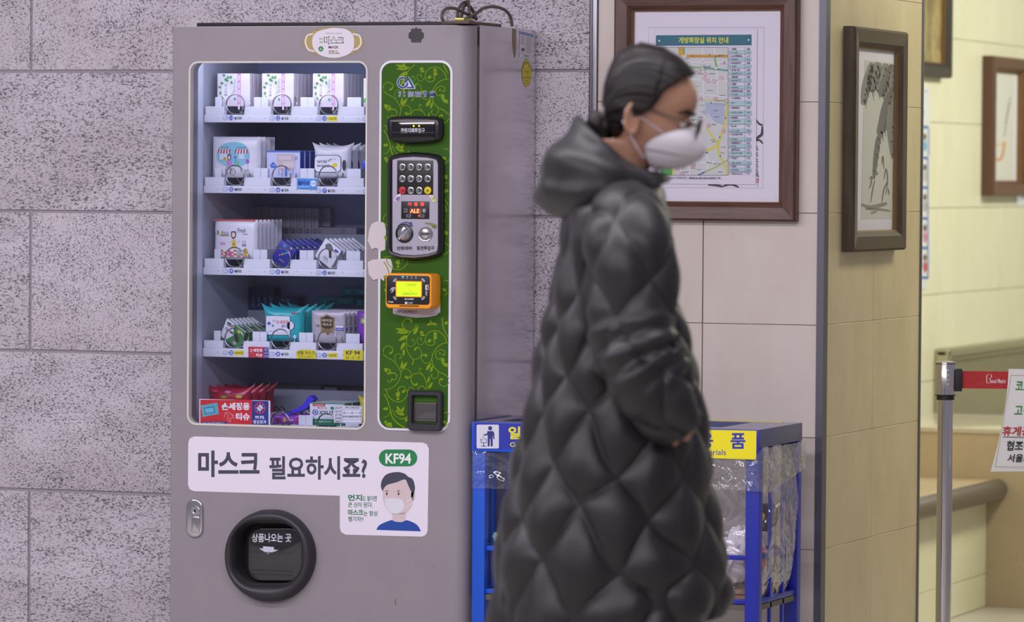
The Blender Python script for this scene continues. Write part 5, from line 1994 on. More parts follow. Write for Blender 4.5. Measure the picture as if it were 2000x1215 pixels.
# ================================================================== things on the far yellow wall
XF = .6
DW = mat('far_frame_brown', (96, 64, 50), .4)
pr_ = picture('framed_drawing', 'brown framed drawing of an orange jar hanging on the yellow wall', 0, XF, 5.955, 6.50, 1.384, 1.915, .055, .05, DW, DW)
a = Art(lambda x, y: onX(x, y, XF + .013), (1, 0, 0), .0006)
a.poly([(1931, 127), (1981, 131), (1979, 367), (1927, 366)], (214, 216, 206))
a.stroke(spline([(1934, 285), (1938, 305), (1948, 312), (1956, 308), (1960, 290), (1962, 278)], 6), 6, (206, 160, 120))
a.stroke(spline([(1936, 280), (1950, 284), (1962, 276)], 5), 3, (214, 180, 140))
a.stroke(spline([(1961, 268), (1964, 245), (1968, 220), (1973, 190)], 6), 1.6, (120, 116, 100))
for i in range(5):
    a.ell(1964 + i * 1.6, 240 - i * 9, 2.2, 3, (150, 140, 120), 8)
for i in range(9):
    a.ell(1934, 172 + i * 8, 1, 1.8, (120, 120, 110), 8)
a.build('drawing', pr_)
pt = picture('framed_landscape', 'dark framed brown landscape picture at the top of the yellow wall', 0, XF, 4.55, 5.36, 1.815, 2.35, .05, .045, mat('far_frame_dark', (48, 42, 36), .4), mat('far_frame_dark'))
mb = MB()
mb.box((XF + .014, 4.61, 1.87), (XF + .016, 5.305, 2.29), grain('landscape_paint', (176, 156, 104), (96, 84, 54), (30, 9, 6), .5))
mb.build('canvas', pt)
st = thing('hand_wash_poster', 'tall narrow blue and white poster with small figures on the yellow wall beside the pillar', 'poster', (XF, 5.1, 1.03))
mb = MB()
PS = lambda x, y: onX(x, y, XF + .003)
edge = [(1770, 168), (1816, 170), (1816, 250), (1817, 300), (1814, 360), (1815, 430), (1819, 510), (1812, 545), (1809, 565), (1770, 562)]
pts = [PS(x, y) for x, y in edge]
mb.prism([(p.y, p.z) for p in pts], XF + .001, XF + .003, mat('poster_white', (220, 224, 226), .4), ax=0)
mb.build('sheet', st)
a = Art(PS, (1, 0, 0), .0005)
BB = (60, 100, 180)
for y in (178, 246, 306, 364, 424, 482, 540):
    a.rect(1772, y, 1813, y + (5 if y > 200 else 1), BB)
for i, y in enumerate((251, 311, 369, 429, 487)):
    a.rect(1812.5 if i < 1 else 1811, y, 1814.5 if i < 1 else 1813, y + 53, BB)
    a.ell(1806, y + 16, 3.4, 6.5, (110, 84, 66), 12)
    a.ell(1806.5, y + 34, 3.6, 11, [(110, 170, 210), (190, 186, 180), (170, 170, 170), (214, 130, 150), (200, 80, 80)][i], 12)
    a.ell(1798.5, y + 30, 2, 9, (150, 150, 150), 10)
a.rect(1800, 214, 1803, 228, (206, 70, 70))
a.build('print', st)
nt_ = thing('wall_notice', 'white paper notice with coloured lines on the yellow wall at the right edge', 'notice', (XF, 6.8, 1.36))
p0, p1 = PS(1985, 248), PS(1985, 403)
mb = MB()
mb.box((XF + .001, p0.y, p1.z), (XF + .003, p0.y + .42, p0.z), mat('poster_white'))
mb.build('sheet', nt_)
a = sheet(Vector((XF + .003, p0.y, p0.z)), Vector((0, .42, 0)), Vector((0, 0, p1.z - p0.z)), (1, 0, 0))
for s_, y, c_ in (('코로나19', 10, (50, 80, 160)), ('고객의', 27, (50, 80, 160)), ('휴게공간을', 44, (190, 50, 50)), ('협조하여 주', 61, (50, 50, 60)), ('서울교통공사', 80, (50, 50, 60))):
    a.text(s_, 9, y, 90, y + 11, c_, .02)
a.build('lettering', nt_)

# ================================================================== queue post with belt and paper sign
SX, SY = 1.827, .935
qp = thing('queue_post', 'stainless steel queue barrier post with a red belt in front of the passage', 'barrier post', (SX, SY, 0))
POL = mat('polished_steel', (214, 212, 214), .14, 1)
zt2 = .962
mb = MB()
mb.lathe([(.16, 0), (.16, .008), (.12, .022), (.05, .034), (.026, .04), (.026, .05)], (SX, SY, 0), 2, POL, 36)
mb.build('base', qp)
mb = MB()
mb.lathe([(.0205, .04), (.0205, zt2 - .10)], (SX, SY, 0), 2, POL, 32)
mb.build('pole', qp)
mb = MB()
mb.lathe([(.0235, zt2 - .101), (.0235, zt2 - .088)], (SX, SY, 0), 2, RUB, 28)
mb.build('collar', qp)
mb = MB()
mb.lathe([(.0275, zt2 - .088), (.0275, zt2 - .003), (.026, zt2), (.018, zt2 + .0015), (.001, zt2 + .0015)], (SX, SY, 0), 2, POL, 36)
hd = mb.build('head', qp)
mb = MB()
mb.lathe([(.0278, zt2 - .089), (.0278, zt2 - .0865)], (SX, SY, 0), 2, RUB, 36)
mb.build('ring', hd)
mb = MB()
mb.lathe([(.0277, zt2 - .006), (.0277, zt2 - .004)], (SX, SY, 0), 2, RUB, 36)
mb.build('ring', hd)
for q in (-62, 178):
    for k in range(4):
        c = Vector((SX + .0275 * math.cos(math.radians(q)), SY + .0275 * math.sin(math.radians(q)), zt2 - .022 - k * .0125))
        mb = MB()
        mb.ell(c, (.003, .003, .003), POL, 10, 8)
        mb.build('rivet', hd)
bd = Vector((.96, .28, 0)).normalized()
bp_ = Vector((SX, SY, 0)) + bd * .0275
zc0, zc1 = onZ(1880, 763, .88).z, 0
zb0, zb1 = zt2 - .078, zt2 - .018
mb = MB()
Mx = Matrix.Translation(bp_) @ Matrix.Rotation(math.atan2(bd.y, bd.x), 4, 'Z')
mb.box((-.004, -.012, zb0), (.016, .012, zb1), RUB, .003, M=Mx)
mb.build('belt_clip', qp)
mb = MB()
BLT = grain('red_belt', (186, 34, 40), (164, 26, 32), (40, 40, 300), .6)
mb.box((.015, -.0012, zb0 + .008), (1.15, .0012, zb1 - .006), BLT, M=Mx)
bo_ = mb.build('belt', qp)
O_ = bp_ + Vector((0, 0, zb1 - .006))
LB = .23
a = Art(lambda u, v: O_ + bd * (.016 + LB * u / 100) + Vector((0, 0, -(zb1 - zb0 - .014) * v / 100)), (bd.y, -bd.x, 0), .0016)
WB = (226, 216, 220)
a.stroke(spline([(30.5, 66), (28.5, 66), (28.5, 22), (33, 20), (33.5, 34), (30.5, 42)], 4), .9, WB)
a.text('Seoul Metro', 31.5, 42, 50, 68, WB, .012)
a.build('belt_lettering', bo_)

ns = thing('barrier_notice', 'curled white paper notice with green and red Korean lines taped to the red belt', 'notice', tuple(bp_ + bd * .23 + Vector((0, 0, .70))))
O2 = bp_ + bd * .138 + Vector((bd.y, -bd.x, 0)) * .003 + Vector((0, 0, zb1 + .001))
NW, NH = .21, .27


def nfn(u, v):
    t = v / 100
    k = (1 - u / 100) ** 2
    return O2 + bd * (NW * u / 100 - .046 * t ** 1.7 * (.35 + .65 * k)) + Vector((bd.y, -bd.x, 0)) * (.05 * t ** 2 * k + .004 * math.sin(3 * t)) + Vector((0, 0, -NH * t))


mb = MB()
vs, fs = [], []
for j in range(25):
    for i in range(17):
        vs.append(nfn(i * 100 / 16, j * 100 / 24))
for j in range(24):
    for i in range(16):
        fs.append((j * 17 + i, j * 17 + i + 1, j * 17 + 18 + i, j * 17 + 17 + i))
back = [v + Vector((-bd.y, bd.x, 0)) * .0006 for v in vs]
mb.add(vs + back, fs + [tuple(i + len(vs) for i in f[::-1]) for f in fs], mat('notice_paper', (222, 222, 220), .5))
mb.build('sheet', ns)
a = Art(nfn, (bd.y, -bd.x, 0), .0012)
for s_, y, h_, u0, u1, c_ in (('코로나19', 17, 11, 10, 50, (50, 130, 60)), ('고객의', 41, 11, 12, 42, (50, 130, 60)), ('휴게공간을', 62, 9.5, 2, 58, (176, 40, 36)), ('협조하여 주', 76, 10, 10, 60, (40, 44, 44)), ('서울교통공사', 89, 8, 14, 66, (40, 44, 44))):
    a.text(s_, u0, y - 6, u1, y - 6 + h_, c_, .02)
a.rect(4, 66.2, 96, 66.8, (60, 60, 60))
a.frame(3, 6, 97, 95.5, .5, (190, 170, 160))
a.build('lettering', ns)

# ================================================================== blue recycling stand
BX0, BX1, BY0, BY1, BT = .842, 1.605, .002, .365, .822
bn = thing('recycling_stand', 'blue steel recycling stand holding two clear bags behind the walking person', 'bin', ((BX0 + BX1) / 2, (BY0 + BY1) / 2, 0))
BLUE = mat('bright_blue_paint', (8, 80, 196), .35)
BLUE2 = mat('deep_blue_paint', (18, 34, 152), .35)
TOPB = mat('grey_blue_top', (74, 78, 116), .35)
PZ = .746
for x0, m, w_ in ((BX0, BLUE, .034), (BX1 - .036, BLUE2, .036)):
    for y0, y1 in ((BY0 + .004, BY0 + .034), (BY1 - .034, BY1 - .002)):
        MB().box((x0, y0, .0), (x0 + w_, y1, PZ + .03), m, .002).build('post', bn)
MB().box(((BX0 + BX1) / 2 - .012, BY0 + .012, .36), ((BX0 + BX1) / 2 + .012, BY0 + .03, PZ + .03), BLUE2, .001).build('post', bn)
MB().box((1.480, BY1 - .03, .36), (1.492, BY1 - .01, PZ), BLUE2, .001).build('upright_bar', bn)
zr1, zr2 = onY(1470, 1091, .01).z, onY(1470, 1177, .01).z
for z in (zr1, zr2):
    for y in (BY0 + .012, BY1 - .022):
        for xa, xb, m in ((BX0 + .034, (BX0 + BX1) / 2, BLUE), ((BX0 + BX1) / 2, BX1 - .036, BLUE2)):
            MB().box((xa, y, z - .006), (xb, y + .012, z + .006), m, .001).build('rail', bn)
    for x, m in ((BX0 + .004, BLUE), (BX1 - .018, BLUE2)):
        MB().box((x, BY0 + .034, z - .006), (x + .014, BY1 - .034, z + .006), m, .001).build('rail', bn)
for x in (BX0 + .006, BX1 - .014):
    for y in (.13, .235):
        MB().box((x, y - .007, .02), (x + .008, y + .007, PZ + .03), BLUE2 if x > 1 else BLUE, .001).build('upright_bar', bn)
MB().box((BX0 + .006, BY0 + .012, zr2 - .022), (BX1 - .006, BY1 - .012, zr2 - .008), mat('base_sheet', (90, 84, 80), .7)).build('base_sheet', bn)
# top tray with two openings
mb = MB()
mid = (BX0 + BX1) / 2


def top_rect(x0, y0, x1, y1):
    return [(x0, y0), (x1, y0), (x1, y1), (x0, y1)]


bm = bmesh.new()
es = []
for loop in (top_rect(BX0, BY0, BX1, BY1), top_rect(BX0 + .05, .07, mid - .03, BY1 - .05), top_rect(mid + .03, .07, BX1 - .12, BY1 - .05)):
    vs = [bm.verts.new((p[0], p[1], BT)) for p in loop]
    es += [bm.edges.new((vs[i], vs[(i + 1) % 4])) for i in range(4)]
bmesh.ops.triangle_fill(bm, edges=es, use_beauty=True)
bmesh.ops.recalc_face_normals(bm, faces=bm.faces)
mb.bm(bm, mat('top_sheet', (120, 116, 150), .3))
for loop in (top_rect(BX0 + .05, .07, mid - .03, BY1 - .05), top_rect(mid + .03, .07, BX1 - .12, BY1 - .05)):
    mb.loft([[(p[0], p[1], BT) for p in loop], [(p[0], p[1], BT - .045) for p in loop]], TOPB, False, False)
mb.build('top_tray', bn)
MB().box((BX1 - .004, BY0 + .003, .777), (BX1, BY1, BT - .0005), TOPB, .001).build('side_apron', bn)
MB().box((BX0, BY0 + .003, .777), (BX0 + .004, BY1, BT - .0005), BLUE, .001).build('side_apron', bn)
MB().box((BX0, BY1 - .004, .777), (BX1, BY1, BT - .0005), TOPB, .001).build('back_apron', bn)
MB().box((BX0 + .3, BY1 - .02, BT), (BX1 - .05, BY1 - .004, BT + .001), mat('yellow_edge_tape', (206, 198, 60), .5)).build('edge_tape', bn)
MB().box((BX0, BY0 - .004, .748), (mid - .001, BY0 + .003, BT), BLUE, .001).build('sign_board', bn)
MB().box((mid + .001, BY0 - .004, .748), (BX1, BY0 + .003, BT), BLUE2, .001).build('sign_board', bn)
a = Art(mY(BY0 - .004), (0, -1, 0), .0004)
NB = (30, 44, 160)
a.poly([(926, 826), (1190, 832), (1190, 880), (926, 877)], NB)
a.rrect(931, 829.5, 974.5, 876, 3, (206, 206, 222))
DB = (34, 44, 120)
a.ell(957.5, 836.5, 4, 4.3, DB)
a.poly([(952, 842), (963, 842), (965.5, 846), (966, 858), (964, 858), (962.5, 850), (962.5, 872), (958.6, 872), (958, 857), (957, 857), (956.4, 872), (952.6, 872), (952.6, 850), (947, 851), (944, 849.5), (945, 848), (951, 847.5)], DB)
for p in ([(939.5, 857), (940, 865), (950, 865), (950, 857)], [(945, 865), (945, 871)], [(940, 871.5), (950, 871.5)]):
    a.stroke(p, 1.5, DB)
for x, y in ((944, 854), (947, 857), (943, 859)):
    a.ell(x, y, 1.1, 1.1, DB, 8)
YT = (222, 216, 40)
for i, s_ in enumerate('일반쓰레기'):
    a.text(s_, 993 + i * 34, 833 + i * .8, 1017 + i * 34, 858 + i * .8, YT, .03)
a.text('General Waste', 996, 864, 1100, 873, YT, .01)
YB = mat('sign_yellow', (232, 220, 10), .45)
a.poly([(1215, 836), (1477.5, 841.5), (1477, 898), (1215, 889)], YB)
for i, s_ in enumerate('재활용품'):
    a.text(s_, 1238 + i * 63, 843.5 + i * .8, 1267 + i * 63, 874 + i * .95, (40, 50, 160), .03)
a.text('Recyclable Materials', 1288, 877.5, 1418, 892.5, (40, 50, 160), .008)
a.build('sign_lettering', bn)

# clear bags: pleated film hanging from the top, folded over outside
FILM = clear('clear_film', (246, 246, 248), gloss=.14, rough=.06, haze=.03, haze_rgb=(214, 212, 220), bumpscale=9, bump=1.0)
FILM2 = clear('clear_film_fold', (238, 240, 238), gloss=.14, rough=.07, haze=.10, haze_rgb=(206, 208, 204), bumpscale=13, bump=1.0)
for k, (xa, xb, lab) in enumerate(((BX0 + .038, mid - .016, 'clear plastic bag hanging in the left half of the blue recycling stand'), (mid + .016, BX1 + .014, 'bulging clear plastic bag hanging in the right half of the blue recycling stand'))):
    t = thing('clear_bag', lab, 'bag', ((xa + xb) / 2, .18, zr2))
    mb = MB()
    rings = []
    nn = 72
    for j in range(34):
        v = j / 33
        z = lerp(.775, zr2 + .002, v)
        ring = []
        for i in range(nn):
            q = 2 * math.pi * i / nn
            c_, s_ = math.cos(q), math.sin(q)
            e = .32
            x = (abs(c_) ** e) * (1 if c_ > 0 else -1)
            y = (abs(s_) ** e) * (1 if s_ > 0 else -1)
            bul = math.sin(math.pi * min(1, v * 1.05)) ** .7
            hx, hy = (xb - xa) / 2, .150
            w0 = noise.noise(Vector((c_ * 2.2 + k * 5, s_ * 2.2, v * 2.5))) * .010 + noise.noise(Vector((c_ * 7 + k * 9, s_ * 7, v * 5))) * .005
            hxx = hx - .03 * (1 - bul) * (1 if x > 0 else .3) - w0
            yy_ = y * (hy - abs(w0) * 1.0)
            ring.append(((xa + xb) / 2 + x * hxx, .188 + yy_, z))
        rings.append(ring)
    mb.loft(rings, FILM, False, True)
    mb.build('film', t, angle=180)
    if k == 1:
        mb = MB()
        # the rim folded outwards over the stand's side and front
        rings = []
        for j in range(13):
            v = j / 12
            row = []
            for i in range(41):
                u = i / 40
                lo_ = lerp(.655, .705, max(0, (u - .5) * 2)) if u > .5 else .672
                z = lerp(.746 if u < .5 else .776, lo_, v) + noise.noise(Vector((u * 9, v * 3, 1))) * .006 * v
                if u < .5:
                    p = Vector((lerp(mid + .02, BX1 + .006, u * 2), BY0 - .008, z))
                else:
                    p = Vector((BX1 + .006, lerp(BY0 - .008, BY1 - .01, (u - .5) * 2), z))
                n_ = Vector((0, -1, 0)) if u < .5 else Vector((1, 0, 0))
                row.append(p + n_ * (.004 + .009 * abs(noise.noise(Vector((u * 14, v * 4, 3))))))
            rings.append(row)
        mb.loft(rings, FILM2, False, False, closed=False)
        mb.build('folded_rim', t, angle=180)
    else:
        mb = MB()
        rings = []
        for j in range(11):
            v = j / 10
            rings.append([Vector((lerp(BX0 + .002, mid, i / 30), BY0 - .006 - .006 * abs(noise.noise(Vector((i * .5, v * 4, 8)))), lerp(.747, .655, v) + .004 * noise.noise(Vector((i * .3, 0, v))))) for i in range(31)])
        mb.loft(rings, FILM, False, False, closed=False)
        mb.build('folded_rim', t, angle=180)

# waste in the bags
rn = random.Random(12)


def crumple(name, label, c, r, m, seed, flat=.7, cat='paper'):
    bm = bmesh.new()
    bmesh.ops.create_icosphere(bm, subdivisions=3, radius=1)
    for v in bm.verts:
        n1 = noise.noise(v.co * 1.6 + Vector((seed * 3.1, 0, 0)))
        n2 = abs(noise.noise(v.co * 3.4 + Vector((0, seed * 2.3, 0))))
        v.co *= 1 + .35 * n1 - .45 * n2
        v.co = Vector((v.co.x * r[0], v.co.y * r[1], v.co.z * r[2] * flat))
    lo_ = min(v.co.z for v in bm.verts)
    mb = MB()
    mb.bm(bm, m, Matrix.Translation(Vector(c) - Vector((0, 0, lo_))))
    o = mb.build(name, None, angle=22)
    return tag(o, label, cat)


PW = mat('waste_paper', (212, 208, 216), .7)
PG = mat('waste_green', (170, 196, 180), .7)
PP = mat('waste_pink', (222, 130, 120), .6)
PC = grain('waste_cardboard', (150, 122, 92), (122, 98, 74), (40, 40, 40), .8)
PY = mat('waste_yellow', (206, 176, 60), .6)
PK = mat('waste_dark', (62, 60, 64), .6)
z0 = zr2 + .012
crumple('paper_scrap', 'crumpled white printed paper at the right front of the clear bag', (1.475, .11, z0 + .014), (.072, .062, .09), PW, 1)
crumple('paper_scrap', 'crumpled white paper deep in the right clear bag', (1.50, .255, z0 + .014), (.062, .055, .08), PW, 2)
crumple('paper_scrap', 'crumpled white paper behind the coat in the right clear bag', (1.30, .17, z0 + .002), (.06, .07, .10), PW, 3)
crumple('paper_scrap', 'flat white printed paper beside the coat in the right clear bag', (1.385, .075, z0 + .014), (.05, .045, .06), PW, 15)
crumple('paper_scrap', 'white paper against the back of the right clear bag', (1.40, .27, z0 + .014), (.055, .05, .09), PW, 16)
crumple('paper_scrap', 'pink wrapper at the side of the right clear bag', (1.565, .13, z0 + .05), (.026, .045, .05), PP, 4)
crumple('paper_scrap', 'yellow wrapper lying on the papers in the right clear bag', (1.548, .16, z0 + .155), (.02, .03, .04), PY, 6)
crumple('paper_scrap', 'dark wrapper lying on the papers in the right clear bag', (1.545, .26, z0 + .145), (.03, .035, .05), PK, 7)
crumple('paper_scrap', 'tall white paper standing in the right clear bag', (1.525, .09, z0 + .075), (.03, .03, .055), PW, 8, 1)
for i, (x, y, lab) in enumerate(((1.44, .17, 'flattened brown cardboard under the papers, lower piece'), (1.45, .19, 'flattened brown cardboard under the papers, upper piece'))):
    mb = MB()
    mb.box((x - .14, y - .135, z0 - .010 + i * .012), (x + .135, y + .12, z0 + i * .012), PC, .002)
    tag(mb.build('cardboard_sheet', None, origin=(x, y, z0 - .01)), lab, 'cardboard')
crumple('paper_scrap', 'crumpled white paper low in the left clear bag', (.945, .09, z0), (.05, .045, .075), PW, 9)
crumple('paper_scrap', 'pale green folded paper in the left clear bag', (.905, .055, z0 + .075), (.022, .022, .034), PG, 10, 1)
crumple('paper_scrap', 'tall white paper cup standing in the left clear bag', (.945, .22, z0), (.04, .04, .18), PW, 11, 1)
crumple('paper_scrap', 'crumpled white paper behind the coat in the left clear bag', (1.09, .16, z0), (.06, .07, .1), PW, 13)

# ================================================================== walking person in a long padded coat
PD = 8.30
xh, yh = Vector((_ct, _st, 0)), Vector((-_st, _ct, 0))
ROOT = Vector((CAM.x, CAM.y, 0)) + yh * PD + xh * ((1215 - 1000) / F_PX * PD)
pn = thing('person', 'person in a long black quilted coat with white mask walking past the vending machine', 'person', ROOT, YAW)


def PL(x, y, d=0.0):
    """photo point -> person space (x towards the photo's right, y away from the camera, z up) at depth offset d"""
    r_ = ray(x, y)
    t = ((ROOT + yh * d - CAM).dot(yh)) / r_.dot(yh)
    p = CAM + r_ * t - ROOT
    return Vector((p.dot(xh), p.dot(yh), p.z))


def pbuild(mb, name, label=None, angle=180, parent=pn):
    o = mb.build(name, None, angle=angle, origin=(0, 0, 0))
    o.parent = parent
    if label:
        o['label'] = label
    return o


SKIN = mat('skin', (160, 120, 98), .5, spec=.35)
HAIR = mat('dark_hair', (22, 16, 16), .46, spec=.28)
COATM = mat('black_nylon', (23, 22, 26), .47, spec=.45, sheen=.04)
n_ = N(COATM, 'ShaderNodeTexNoise', i_Scale=70.0, i_Detail=3.0)
b_ = N(COATM, 'ShaderNodeBump', i_Strength=.12, i_Distance=.004)
L(COATM, n_, 0, b_, 'Height')
L(COATM, b_, 0, COATM.node_tree.nodes['Principled BSDF'], 'Normal')
JEAN = grain('dark_denim', (38, 44, 74), (28, 32, 56), (60, 60, 60), .8)
SHOE = mat('shoe_black', (34, 34, 38), .5)
SOLE = mat('shoe_sole', (190, 188, 186), .6)

# head placement
HO = PL(1244, 231)
HM = Matrix.Translation(HO) @ Matrix.Rotation(math.radians(-5), 4, 'Z') @ Matrix.Rotation(math.radians(12), 4, 'Y')
HT = [(-0.0829, 0.0673, 0.0245, 0.014), (-0.0766, 0.0835, 0.0136, 0.028), (-0.0632, 0.0905, -0.0034, 0.042), (-0.0474, 0.094, -0.0218, 0.052), (-0.0277, 0.0951, -0.0381, 0.06), (-0.0079, 0.0963, -0.0483, 0.066), (0.012, 0.0928, -0.0544, 0.07), (0.03, 0.1009, -0.0571, 0.072), (0.05, 0.1032, -0.0585, 0.073), (0.075, 0.0963, -0.0564, 0.07), (0.1, 0.0742, -0.049, 0.058), (0.117, 0.0441, -0.0313, 0.04), (0.127, 0.0116, -0.0122, 0.018)]


def head_rings(off, n=48, m=36, z0=-.0829, z1=.127):
    rings = []
    for j in range(m + 1):
        z = lerp(z0, z1, j / m)
        f, b, w_ = curve1(HT, z)
        xc, a = (f + b) / 2, (f - b) / 2
        k = off
        zz_ = z + off * max(0, (z - .06) / .067) * (1 if z > .06 else 0)
        ring = []
        for i in range(n):
            q = 2 * math.pi * i / n
            c, s_ = math.cos(q), math.sin(q)
            ex = .86 if c > 0 else .95
            ring.append(Vector((xc + (a + k) * (abs(c) ** ex) * (1 if c > 0 else -1), (w_ + k) * (abs(s_) ** .92) * (1 if s_ > 0 else -1), zz_)))
        rings.append(ring)
    return rings


# ---- body: one continuous surface grown from overlapping volumes
bmb = MB()
bmb.loft(head_rings(0), SKIN, M=HM)
bmb.ell((.100, 0, -.022), (.022, .015, .018), SKIN, M=HM)
bmb.tube([(.096, 0, .012), (.104, 0, -.008), (.110, 0, -.024)], [.007, .009, .011], SKIN, 12, M=HM)
for s_ in (-1, 1):
    E_ = HM @ Matrix.Translation((-.004, s_ * .074, -.002)) @ Matrix.Rotation(math.radians(s_ * -22), 4, 'Z') @ Matrix.Rotation(math.radians(-8), 4, 'Y') @ Matrix.Scale(.96, 4)
    rg = []
    for i in range(22):
        q = math.radians(100 + i * 14.5)
        k = 1.0 if i < 12 else .72
        rg.append((.0165 * k * math.cos(-q), s_ * .006, .029 * k * math.sin(q) if i < 12 else .03 * math.sin(q) * .95))
    bmb.tube(rg, .0046, SKIN, 8, M=E_)
    bmb.ell((.002, s_ * .001, -.002), (.013, .004, .024), SKIN, M=E_)
    bmb.ell((.004, s_ * .002, -.027), (.008, .005, .009), SKIN, M=E_)
NB_ = PL(1195, 372)
nk = HM @ Vector((-.018, 0, -.045))
bmb.tube([nk, (nk + NB_ * 1) / 2 + Vector((.008, 0, 0)), NB_, NB_ + Vector((0, 0, -.06))], [.052, .050, .058, .075], SKIN, 20)
CH, BE, PV = PL(1190, 500), PL(1190, 640), PL(1190, 800)


def cap(pts, rs, flat=1.0):
    pts = spline([tuple(p) for p in pts], 5)
    k = len(pts)
    rr_ = [curve1([(i,) + (r,) for i, r in enumerate(rs)], i * (len(rs) - 1) / (k - 1))[0] for i in range(k)]
    bmb.tube(pts, rr_, SKIN, 16)


for s_ in (-.06, .06):
    cap([PL(1195, 400, s_), CH + Vector((0, s_, 0)), BE + Vector((0, s_, 0)), PV + Vector((0, s_ * 1.2, 0))], [.06, .074, .074, .09])
SH = {}
for s_ in (-1, 1):
    sh = PL(1212, 428, s_ * .165)
    el = PL(1228, 660, s_ * .235)
    wr = PL(1240, 742, s_ * .243)
    pm = PL(1300, 801, s_ * .236)
    SH[s_] = (sh, el, wr, pm)
    cap([PL(1200, 415, s_ * .05), sh], [.07, .055])
    cap([sh, (sh + el) / 2, el], [.05, .043, .036])
    cap([el, (el + wr) / 2, wr], [.036, .035, .024])
    d_ = (pm - wr).normalized()
    up_ = d_.cross(Vector((0, 1, 0))).normalized()
    side_ = Vector((0, 1, 0))
    # palm: broad across up_/down_, flat against the body
    for k_ in (-.022, -.008, .008, .022):
        bmb.tube([wr, wr + d_ * .04 + up_ * k_, wr + d_ * .085 + up_ * k_ * 1.15], [.014, .014, .0115], SKIN, 12)
    # four curled fingers of unequal length and a thumb from the palm's side
    for i, k_ in enumerate((-.027, -.0095, .008, .0245)):
        b0 = wr + d_ * .085 + up_ * k_ * 1.1
        L_ = (.030, .036, .034, .026)[i]
        inn = side_ * (-s_)
        p1 = b0 + d_ * L_ + inn * .006
        p2 = p1 + (d_ * .72 + inn * .65).normalized() * L_ * .72
        p3 = p2 + (d_ * .15 + inn * .95).normalized() * L_ * .55
        bmb.tube(spline([tuple(b0 - d_ * .01), tuple(b0), tuple(p1), tuple(p2), tuple(p3)], 4), [.0098] * 4 + [.0092] * 4 + [.0086] * 4 + [.0080] * 4 + [.006], SKIN, 10)
    t0_ = wr + d_ * .025 + up_ * .026
    t1_ = t0_ + (d_ * .65 + up_ * .6).normalized() * .035 + side_ * (-s_) * .01
    t2_ = t1_ + (d_ * .95 + up_ * .1).normalized() * .028 + side_ * (-s_) * .006
    bmb.tube(spline([tuple(wr + d_ * .015 + up_ * .012), tuple(t0_), tuple(t1_), tuple(t2_)], 4), [.013] * 4 + [.0115] * 4 + [.0098] * 4 + [.007], SKIN, 10)
# legs in mid-stride
LEGS = {-1: [(.01, -.085, .90), (.055, -.09, .66), (.12, -.09, .47), (.20, -.09, .26), (.235, -.09, .085)], 1: [(-.01, .085, .90), (.0, .09, .66), (.0, .09, .47), (-.10, .09, .28), (-.20, .09, .115)]}
for s_, P in LEGS.items():
    cap(P, [.088, .075, .055, .05, .036])
    a_ = Vector(P[-1])
    tip = Vector((.12, 0, -.045)) if s_ < 0 else Vector((.11, 0, -.06))
    cap([a_ + Vector((-.03, 0, -.03)), a_ + Vector((.04, 0, -.03)), a_ + tip + Vector((.03, 0, 0))], [.034, .036, .026])
tmp = bmb.build('tmp_body', None, smooth=False, origin=(0, 0, 0))
md = tmp.modifiers.new('r', 'REMESH')
md.mode, md.voxel_size, md.adaptivity = 'VOXEL', .0042, 0
sm = tmp.modifiers.new('s', 'SMOOTH')
sm.factor, sm.iterations = .5, 4
dg = bpy.context.evaluated_depsgraph_get()
me = bpy.data.meshes.new_from_object(tmp.evaluated_get(dg))
bpy.data.objects.remove(tmp)
me.name = 'person_body'
me.materials.clear()
me.materials.append(SKIN)
me.polygons.foreach_set('use_smooth', [True] * len(me.polygons))
bd_ = bpy.data.objects.new('person_body', me)
COL.objects.link(bd_)
bd_.parent = pn

# ---- face details
for s_ in (-1, 1):
    mb = MB()
    FX = HM @ Matrix.Translation((.009, 0, 0))
    mb.ell((.0745, s_ * .031, .008), (.011, .0125, .0085), mat('eye_white', (206, 198, 194), .3), 16, 12, M=FX)
    mb.ell((.0815, s_ * .031, .006), (.0045, .0055, .0055), mat('iris', (40, 28, 24), .2), 12, 10, M=FX)
    pbuild(mb, 'eye')
    mb = MB()
    mb.tube([(.070, s_ * .047, .009), (.0835, s_ * .037, .0145), (.0875, s_ * .028, .0145), (.0865, s_ * .017, .009)], [.003, .0042, .0042, .003], SKIN, 8, M=FX)
    pbuild(mb, 'eyelid')
    mb = MB()
    mb.tube([(.066, s_ * .054, .026), (.078, s_ * .046, .031), (.0895, s_ * .032, .0305), (.093, s_ * .018, .028)], [.002, .0042, .0044, .003], HAIR, 8, M=FX)
    pbuild(mb, 'eyebrow')

